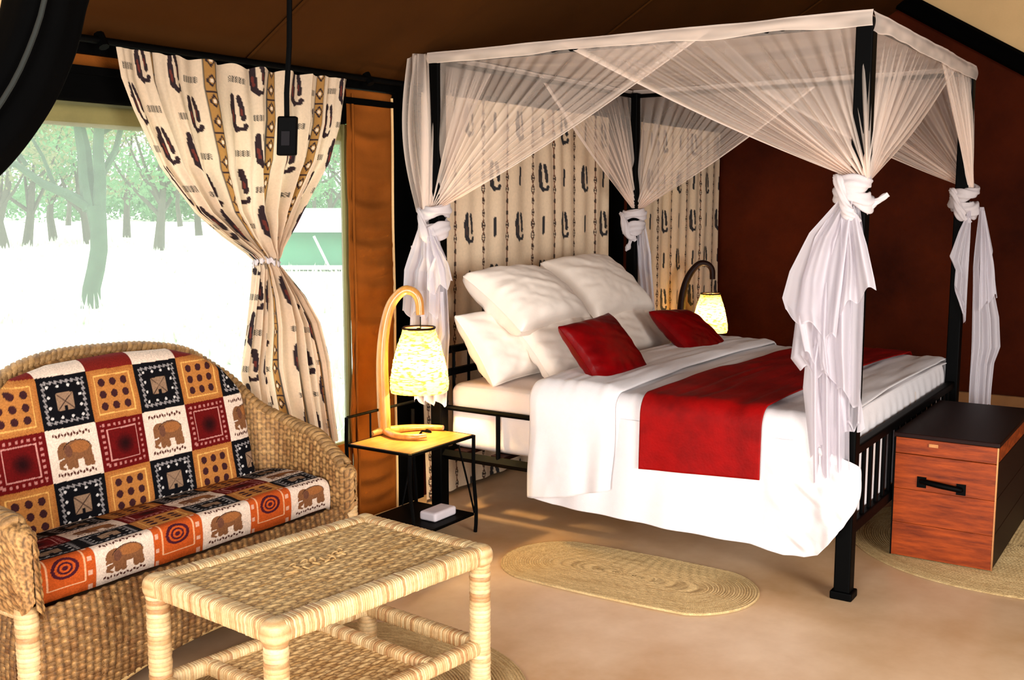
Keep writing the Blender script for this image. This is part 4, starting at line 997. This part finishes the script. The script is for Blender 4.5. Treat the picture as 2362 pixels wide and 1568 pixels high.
# back cushion
nu, nv = 390, 210
u, v = np.meshgrid(np.linspace(0, 1, nu), np.linspace(0, 1, nv), indexing='ij')
def backcush():
    Xx = 1.90 + 1.165 * u
    ztop = np.interp(Xx, [1.90, 1.97, 2.06, 2.2, 2.5, 2.72, 2.86, 2.95, 3.02, 3.07], [.86, .97, 1.045, 1.075, 1.085, 1.075, 1.035, .98, .90, .78])
    z = .505 + (ztop - .505) * v
    lean = (z - .505) * .20
    Yf = 3.285 + lean + .03 * np.clip(np.abs(u - .5) * 2 - .85, 0, 1) * 3
    rnd = .045 * (1 - (1 - np.clip(np.minimum(v, 1 - v) / .07, 0, 1)) ** 2) ** .5 * np.sqrt(np.clip(np.minimum(u, 1 - u) / .03, 0, 1))
    Yf = Yf + .045 - rnd - .012 * np.sin(u * PI) * np.sin(v * PI) + .004 * vnoise(u, v, 8, .1, .15)
    P = np.stack([Xx - .0 * v, Yf, z], 2)
    c = np.empty(P.shape); sx = (Xx - 2.125) / .20; vz = (1.075 - z) * 1.02                    # distance down from the top edge
    sy = (vz - .035) / .185
    ci = np.floor(sx); ri = np.floor(sy); s = sx - ci; t = 1 - (sy - ri); ev = np.mod(ci, 2) == 0
    put(c, ri < 0, pW); put(c, (ri < 0) & ~ev, L(120, 30, 22))
    r0 = (ri == 0) | (ri == 2)
    patch_black(c, r0 & ev, s, t); patch_tan(c, r0 & ~ev, s, t)
    patch_eleph(c, (ri == 1) & ev, s, t); patch_red(c, (ri == 1) & ~ev, s, t)
    put(c, ri > 2, pR)
    return P, c
P, c = backcush()
e = empty('back_cushion', (2.5, 3.35, .5), 'patchwork back cushion with elephants and squares leaning on the sofa back', 'cushion')
at(e, grid('cover', P, M['patch'], col=c))
Pb = P.copy(); Pb[..., 1] = np.maximum(P[..., 1] + .0, 3.335 + (P[..., 2] - .505) * .20); at(e, grid('back_cover', Pb[::4, ::4][:, ::-1], M['patch'], col=c[::4, ::4][:, ::-1]))
# seat cushion: front face then top
nu, nv = 400, 250
u, v = np.meshgrid(np.linspace(0, 1, nu), np.linspace(0, 1, nv), indexing='ij')
Xx = 1.825 + 1.32 * u; Ls = np.array([.105, .022 * PI / 2, .30]); q = v * Ls.sum()
zf = np.where(q < .105, .402 + q, np.where(q < Ls[:2].sum(), .507 - .0 + .022 * np.sin((q - .105) / .022), .529))
yf = np.where(q < .105, 2.985, np.where(q < Ls[:2].sum(), 2.985 + .022 - .022 * np.cos((q - .105) / .022), 3.007 + (q - Ls[:2].sum())))
zf = zf + .010 * np.sin(np.clip((yf - 3.0) / .3, 0, 1) * PI) + .003 * vnoise(u, v, 14, .06, .1) - .02 * (1 - np.sqrt(np.clip(np.minimum(u, 1 - u) / .02, 0, 1)))
yf = yf - .006 * np.sin(np.clip(q / .12, 0, 1) * PI)
P = np.stack([Xx, yf, zf], 2); c = np.empty(P.shape)
sx = u * 6; ci = np.minimum(np.floor(sx), 5); s = sx - ci
rows = [0, .15, .235, .325, .415, .6]
for r_ in range(5):
    m_ = (q >= rows[r_]) & (q < rows[r_ + 1]); t = (q - rows[r_]) / (rows[r_ + 1] - rows[r_]); od = np.mod(ci, 2) == 1
    if r_ == 0: patch_eleph(c, m_ & od, s, t); patch_orange(c, m_ & ~od, s, t)
    elif r_ in (1, 3): patch_black(c, m_ & od, s, t); patch_tan(c, m_ & ~od & (ci > 0), s, t); patch_black(c, m_ & (ci == 0), s, t)
    else: patch_eleph(c, m_ & od, s, t); patch_red(c, m_ & ~od, s, t)
e = empty('seat_cushion', (2.52, 3.15, .4), 'patchwork seat cushion on the wicker sofa with elephants along its front edge', 'cushion')
at(e, grid('cover', P, M['patch'], col=c))
at(e, MB().box((1.83, 2.99, .396), (3.147, 3.3, .50)).build('foam_core', M['redc'], bevel=.01))

# ------------------------------------------------------------------ woven rugs
def rug(cx, cy, a, b, rot, lab, seed, rr_=.011, cell=.016):
    """flat mat coiled from plaited cord: stadium of half length a, half width b"""
    nr = int(b / rr_) * 5; na = 620
    R, Tt_ = np.meshgrid(np.linspace(0, 1, nr), np.linspace(0, 2 * PI, na, endpoint=False), indexing='ij')
    core = a - b; x = R * b * np.cos(Tt_); y = R * b * np.sin(Tt_)
    y = y + core * np.clip(np.sin(Tt_) * 3.0, -1, 1) * (.06 + .94 * np.clip(R * 4, 0, 1))
    x = x * (1 + .02 * vnoise(Tt_ * 2, R, seed, 1, 2)); 
    d = R * b; spir = d / rr_ + Tt_ / (2 * PI); ring = np.floor(spir); f = spir - ring
    arc_ = Tt_ * np.maximum(d, .02) + 3.0 * (np.abs(y)) * 0; per = np.maximum(2 * PI * d + 4 * core, .05); k = arc_ / cell * (1) + (f - .5) * 1.2 * np.where(np.mod(ring, 2) == 0, 1, -1)
    k = (Tt_ / (2 * PI)) * np.round(per / cell) + (f - .5) * 1.3 * np.where(np.mod(ring, 2) == 0, 1, -1)
    h = np.sin(f * PI) ** .6 * (.6 + .4 * np.abs(np.sin(k * PI)))
    z = .006 + .005 * h; z = np.where(R > .995, .001, z)
    r = np.random.default_rng(seed); T_ = r.random(4000); tn = T_[(ring.astype(int) * 37 + np.floor(k).astype(int)) % 4000]; tr_ = T_[(ring.astype(int) * 11) % 4000]
    kk = np.clip(.5 * tn + .35 * tr_ + .15, 0, 1)[..., None]
    c = np.array(L(188, 148, 92)) * (1 - kk) + np.array(L(240, 206, 148)) * kk; g_ = np.clip(1 - h * 1.6, 0, 1)[..., None]; c = c * (1 - .5 * g_) + np.array(L(110, 82, 40)) * .5 * g_
    cr, sr = math.cos(rot), math.sin(rot)
    P = np.stack([cx + x * cr - y * sr, cy + x * sr + y * cr, z], 2)
    o = grid('woven_rug', P, M['seagrass'], cv=True, col=c); tag(o, lab, 'rug')
rug(4.085, 2.10, .60, .30, .02, 'oval straw rug on the bare floor alongside the bed', 3)
rug(5.48, .72, .76, .75, 0, 'round straw rug under the wooden chest', 4)
rug(2.52, 2.34, .625, .615, 0, 'round straw rug under the wicker coffee table', 5)

# ------------------------------------------------------------------ chest
ch = empty('wooden_chest', (5.5, .97, 0), 'reddish wooden chest with black end handle at the foot of the bed', 'chest')
cx0, cx1, cy0, cy1, cz = 5.0, 5.95, .745, 1.185, .60
zb0 = .016
bz = [zb0, .175, .335, .50]
for i in range(3):
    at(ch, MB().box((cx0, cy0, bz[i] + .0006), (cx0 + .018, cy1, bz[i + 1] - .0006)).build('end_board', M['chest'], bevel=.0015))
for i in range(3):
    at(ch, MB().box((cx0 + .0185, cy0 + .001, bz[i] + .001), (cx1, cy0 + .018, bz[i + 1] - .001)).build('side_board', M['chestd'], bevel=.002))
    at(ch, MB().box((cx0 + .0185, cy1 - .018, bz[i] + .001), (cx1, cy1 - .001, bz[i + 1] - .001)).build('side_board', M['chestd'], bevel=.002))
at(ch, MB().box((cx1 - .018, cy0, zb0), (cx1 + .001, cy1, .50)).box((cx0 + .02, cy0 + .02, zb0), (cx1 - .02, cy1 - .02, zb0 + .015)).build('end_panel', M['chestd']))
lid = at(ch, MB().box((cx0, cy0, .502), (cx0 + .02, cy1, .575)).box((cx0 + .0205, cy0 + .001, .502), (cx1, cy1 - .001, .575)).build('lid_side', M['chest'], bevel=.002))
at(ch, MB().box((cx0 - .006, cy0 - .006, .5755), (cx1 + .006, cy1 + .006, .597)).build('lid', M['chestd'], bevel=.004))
at(ch, MB().box((cx0 - .002, cy0 - .002, zb0), (cx0 + .012, cy0 + .004, .575)).build('corner_strip', M['brass']))
at(ch, MB().box((cx0 - .002, cy1 - .004, zb0), (cx0 + .012, cy1 + .002, .575)).build('corner_strip', M['metal']))
mb = MB(); yc = .975; hz = .372
mb.tube([(cx0, yc + .085, hz + .010), (cx0 - .016, yc + .083, hz + .012), (cx0 - .03, yc + .06, hz + .014), (cx0 - .032, yc, hz + .008), (cx0 - .03, yc - .06, hz + .002), (cx0 - .016, yc - .083, hz - .004), (cx0, yc - .085, hz - .006)], [.012, .012, .013, .014, .013, .012, .012], 10)
mb.box((cx0 - .006, yc + .065, hz - .02), (cx0, yc + .105, hz + .03)); mb.box((cx0 - .006, yc - .105, hz - .03), (cx0, yc - .065, hz + .02))
at(ch, mb.build('handle', M['metal'], None, True))
at(ch, MB().box((cx0 - .008, cy1 - .19, .545), (cx0 - .002, cy1 - .15, .56)).build('lid_catch', M['brass']))

# ------------------------------------------------------------------ bedside tables and lamps
def nightstand(ox, oy, lab):
    x0, x1, y0, y1, zt_ = ox, ox + .50, oy, oy + .385, .50
    e = empty('bedside_table', ((x0 + x1) / 2, (y0 + y1) / 2, 0), lab, 'bedside table')
    at(e, MB().box((x0 + .008, y0 + .008, zt_ - .014), (x1 - .008, y1 - .008, zt_)).build('top_board', M['tabletop'], bevel=.002))
    fr = MB(); r = .008
    for p, q in (((x0, y0), (x1, y0)), ((x1, y0), (x1, y1)), ((x1, y1), (x0, y1)), ((x0, y1), (x0, y0))): fr.tube([(*p, zt_ - .008), (*q, zt_ - .008)], r, 8)
    at(e, fr.build('top_frame', M['metal'], None, True))
    for (x, y, ht) in ((x0, y0, zt_), (x1, y0, zt_ + .0), (x1, y1, zt_ + .09), (x0, y1, zt_ + .13)):
        pts = [(x + .012 * math.sin(t * 5), y + .006 * math.sin(t * 7 + x), ht * t) for t in np.linspace(0, 1, 14)]
        at(e, MB().tube(pts, .0095, 8).build('leg', M['metal'], None, True))
    at(e, MB().tube([(x0, y1, zt_ + .128), (x1, y1, zt_ + .128)], .007, 8).build('gallery_rail', M['metal'], None, True))
    for t in (.33, .6): at(e, MB().tube([(x0 + (x1 - x0) * t, y1, zt_), (x0 + (x1 - x0) * t, y1, zt_ + .128)], .005, 6).build('gallery_bar', M['metal'], None, True))
    at(e, MB().box((x0 + .0, y0, .085), (x1, y1, .10)).build('lower_shelf', M['metal'], bevel=.003))
    for s_ in (0, 1):
        at(e, MB().tube([(x1 - .1 * s_, y0 if s_ == 0 else y1, .10), (x1 - .05, y0 if s_ == 0 else y1, .25), (x1 - .13 + .1 * s_, y0 if s_ == 0 else y1, .47)], .005, 6).build('side_scroll', M['metal'], None, True))
    return e
nightstand(3.735, 3.03, 'black metal bedside table with varnished top beside the sofa arm')
nightstand(7.30, 3.03, 'bedside table behind the bed under the far lamp')
def lamp(c, arm, mw, lab, power, sscale=1.0, rot=0, rod=.09, lean=0, dzs=0):
    x, y, z = c; e = empty('table_lamp', c, lab, 'lamp')
    r2 = np.array([.552, -.834, 0]); f2 = np.array([.834, .552, 0])
    W = lambda a, b, h: tuple(np.array([x, y, z]) + r2 * a + f2 * b + np.array([0, 0, h]))
    pts = crom([(*W(-.155, 0, .012),), W(-.160, 0, .15), W(-.163, 0, .36), W(-.150, 0, .52), W(-.115, 0, .65), W(-.055, 0, .717), W(-.005, 0, .712), W(.022, 0, .672), W(.028, 0, .60)] if arm == 'near' else
               [W(-.19, 0, .012), W(-.20, 0, .2), W(-.195, 0, .42), W(-.155, 0, .58), (W(-.08, 0, .68)), W(-.015, 0, .685), W(.025, 0, .645), W(.032, 0, .57)], 60)
    rr2 = np.interp(np.linspace(0, 1, 60), [0, .1, .4, .75, 1], [.030, .033, .030, .024, .021])
    at(e, MB().tube([tuple(p) for p in pts], list(rr2), 12).build('arm', mw, None, True))
    # forked root foot
    for a1 in ([W(-.155, 0, .02), W(-.09, -.10, .018), W(.0, -.13, .016), W(.06, -.115, .020)], [W(-.155, 0, .02), W(-.05, .07, .018), W(.06, .10, .016), W(.13, .08, .018)], [W(-.155, 0, .03), W(-.19, -.03, .02), W(-.21, -.05, .016)]):
        at(e, MB().tube([tuple(p) for p in crom(a1, 14)], list(np.linspace(.022, .012, 14)), 10).build('foot', mw, None, True))
    zs = .475 + dzs if arm == 'near' else .46     # top of the shade
    tipz = .59 if arm == 'near' else .575
    at(e, MB().tube([W(.028, 0, tipz), W(.028, 0, zs)], .003, 6).build('hanger', M['metal']))
    prof = [(0, .078), (.02, .082), (.08, .104), (.16, .126), (.24, .140), (.285, .143), (.305, .138)]
    nn = 64; na = 96
    t = np.linspace(0, .305, nn); rad = np.interp(t, *zip(*prof))
    Tn, An = np.meshgrid(t, np.linspace(0, 2 * PI, na, endpoint=False), indexing='ij'); Rd = np.interp(Tn, *zip(*prof)) * sscale * .97
    q = (np.abs(np.cos(An)) ** 2.6 + np.abs(np.sin(An)) ** 2.6) ** (-1 / 2.6); Rd = Rd * q * (1 + .012 * vnoise(An * 3, Tn * 90, 3, 1, 1.0) + .008 * np.sin(Tn * 420 + vnoise(An, Tn, 4, .5, .1) * 4))
    cxs, cys, _ = W(.02, 0, 0)
    P = np.stack([cxs + Rd * np.cos(An + .5), cys + Rd * np.sin(An + .5), z + zs - Tn * sscale], 2)
    o = at(e, grid('shade', P, M['shade'], cv=True)); 
    mb = MB(); mb.tube([tuple(P[0, k]) for k in range(0, na, 6)] + [tuple(P[0, 0])], .006, 6)
    mb.build('shade_rim', M['lampdark'], o, True)
    mb = MB(); rs = random.Random(5)
    for k in range(34):
        i0 = rs.randrange(4, nn - 4); k0 = rs.randrange(na); ln = rs.randrange(8, 26); dz_ = rs.choice([-.3, -.15, 0, .15, .3])
        pts2 = [P[int(np.clip(i0 + dz_ * j, 0, nn - 1)), (k0 + j) % na] for j in range(0, ln, 2)]
        mb.tube([(p[0] + (p[0] - cxs) * .015, p[1] + (p[1] - cys) * .015, p[2]) for p in pts2], .0013, 4)
    tag(mb.build('shade_fibres', M['lampwood'], o), kind='stuff')
    # bulb and its light
    b = MB(); bp = []
    n1, n2 = 10, 14
    Pb = np.array([[(cxs + .028 * math.sin(a) * math.cos(b_), cys + .028 * math.sin(a) * math.sin(b_), z + zs - .17 * sscale + .034 * math.cos(a)) for b_ in np.linspace(0, 2 * PI, n2, endpoint=False)] for a in np.linspace(.05, PI - .05, n1)])
    at(e, grid('bulb', Pb, M['bulb'], cv=True))
    at(e, MB().tube([(cxs, cys, z + zs), (cxs, cys, z + zs - .13 * sscale)], .012, 8).build('bulb_holder', M['metal']))
    at(e, MB().tube([(cxs, cys, z + .004), (cxs + .03, cys + .01, z + .012), (cxs + .06, cys - .02, z + .004), (cxs + .09, cys + .03, z + .004)], .006, 6).build('cord', M['plastic'], None, True))
    return e
lamp((4.075, 3.27, .50), 'near', M['lampwood'], 'lit lamp with bent light wood arm on the near bedside table', 60, 1.03, dzs=.06)
lamp((7.52, 3.20, .50), 'far', M['lampdark'], 'lit lamp with dark curved arm beyond the bed', 160, .95, dzs=.09)
# small white box on the lower shelf
o = rbox('small_box', (3.985, 3.085, .101), (4.16, 3.185, .145), .012, M['soap'], .0008, n=24)
tag(o, 'small white rounded box on the black lower shelf of the near bedside table', 'box')

# ------------------------------------------------------------------ hanging switch on a cord
pd = empty('pendant_switch', (2.18, 2.2, 1.78), 'black hanging switch box on a cord from the roof in front of curtain', 'switch')
zr = rz(2.2)
at(pd, MB().tube([(2.215, 2.2, zr), (2.207, 2.2, 2.25), (2.20, 2.2, 2.08), (2.185, 2.2, 1.95), (2.183, 2.2, 1.87)], .0075, 8).build('cord', M['plastic'], None, True))
Rm = Matrix.Rotation(-.06, 4, 'Y') @ Matrix.Identity(4)
def brick_(lo, hi, nm, mt, bv):
    o = at(pd, MB().box(lo, hi).build(nm, mt, bevel=bv)); return o
pc = np.array([2.179, 2.2]); rv = np.array([.552, -.834]); fv = np.array([.834, .552])
def obox(c, hw, hd, z0, z1, sh=0):
    V = []
    for zq, s_ in ((z0, 0), (z1, sh)):
        for a, b in ((-1, -1), (1, -1), (1, 1), (-1, 1)):
            p = pc + np.array(c) @ np.array([rv, fv]) + rv * a * hw + fv * b * hd + rv * s_; V.append((p[0], p[1], zq))
    return MB().add(V, [(0, 3, 2, 1), (4, 5, 6, 7), (0, 1, 5, 4), (1, 2, 6, 5), (2, 3, 7, 6), (3, 0, 4, 7)])
swb = at(pd, obox((0, 0), .027, .014, 1.778, 1.886, .006).build('switch_box', M['plastic'], bevel=.005))
obox((0, -.016), .012, .003, 1.805, 1.845, .002).build('rocker', mat('grey_rocker', L(20, 18, 20), .6, spec=.05), swb, bevel=.001)
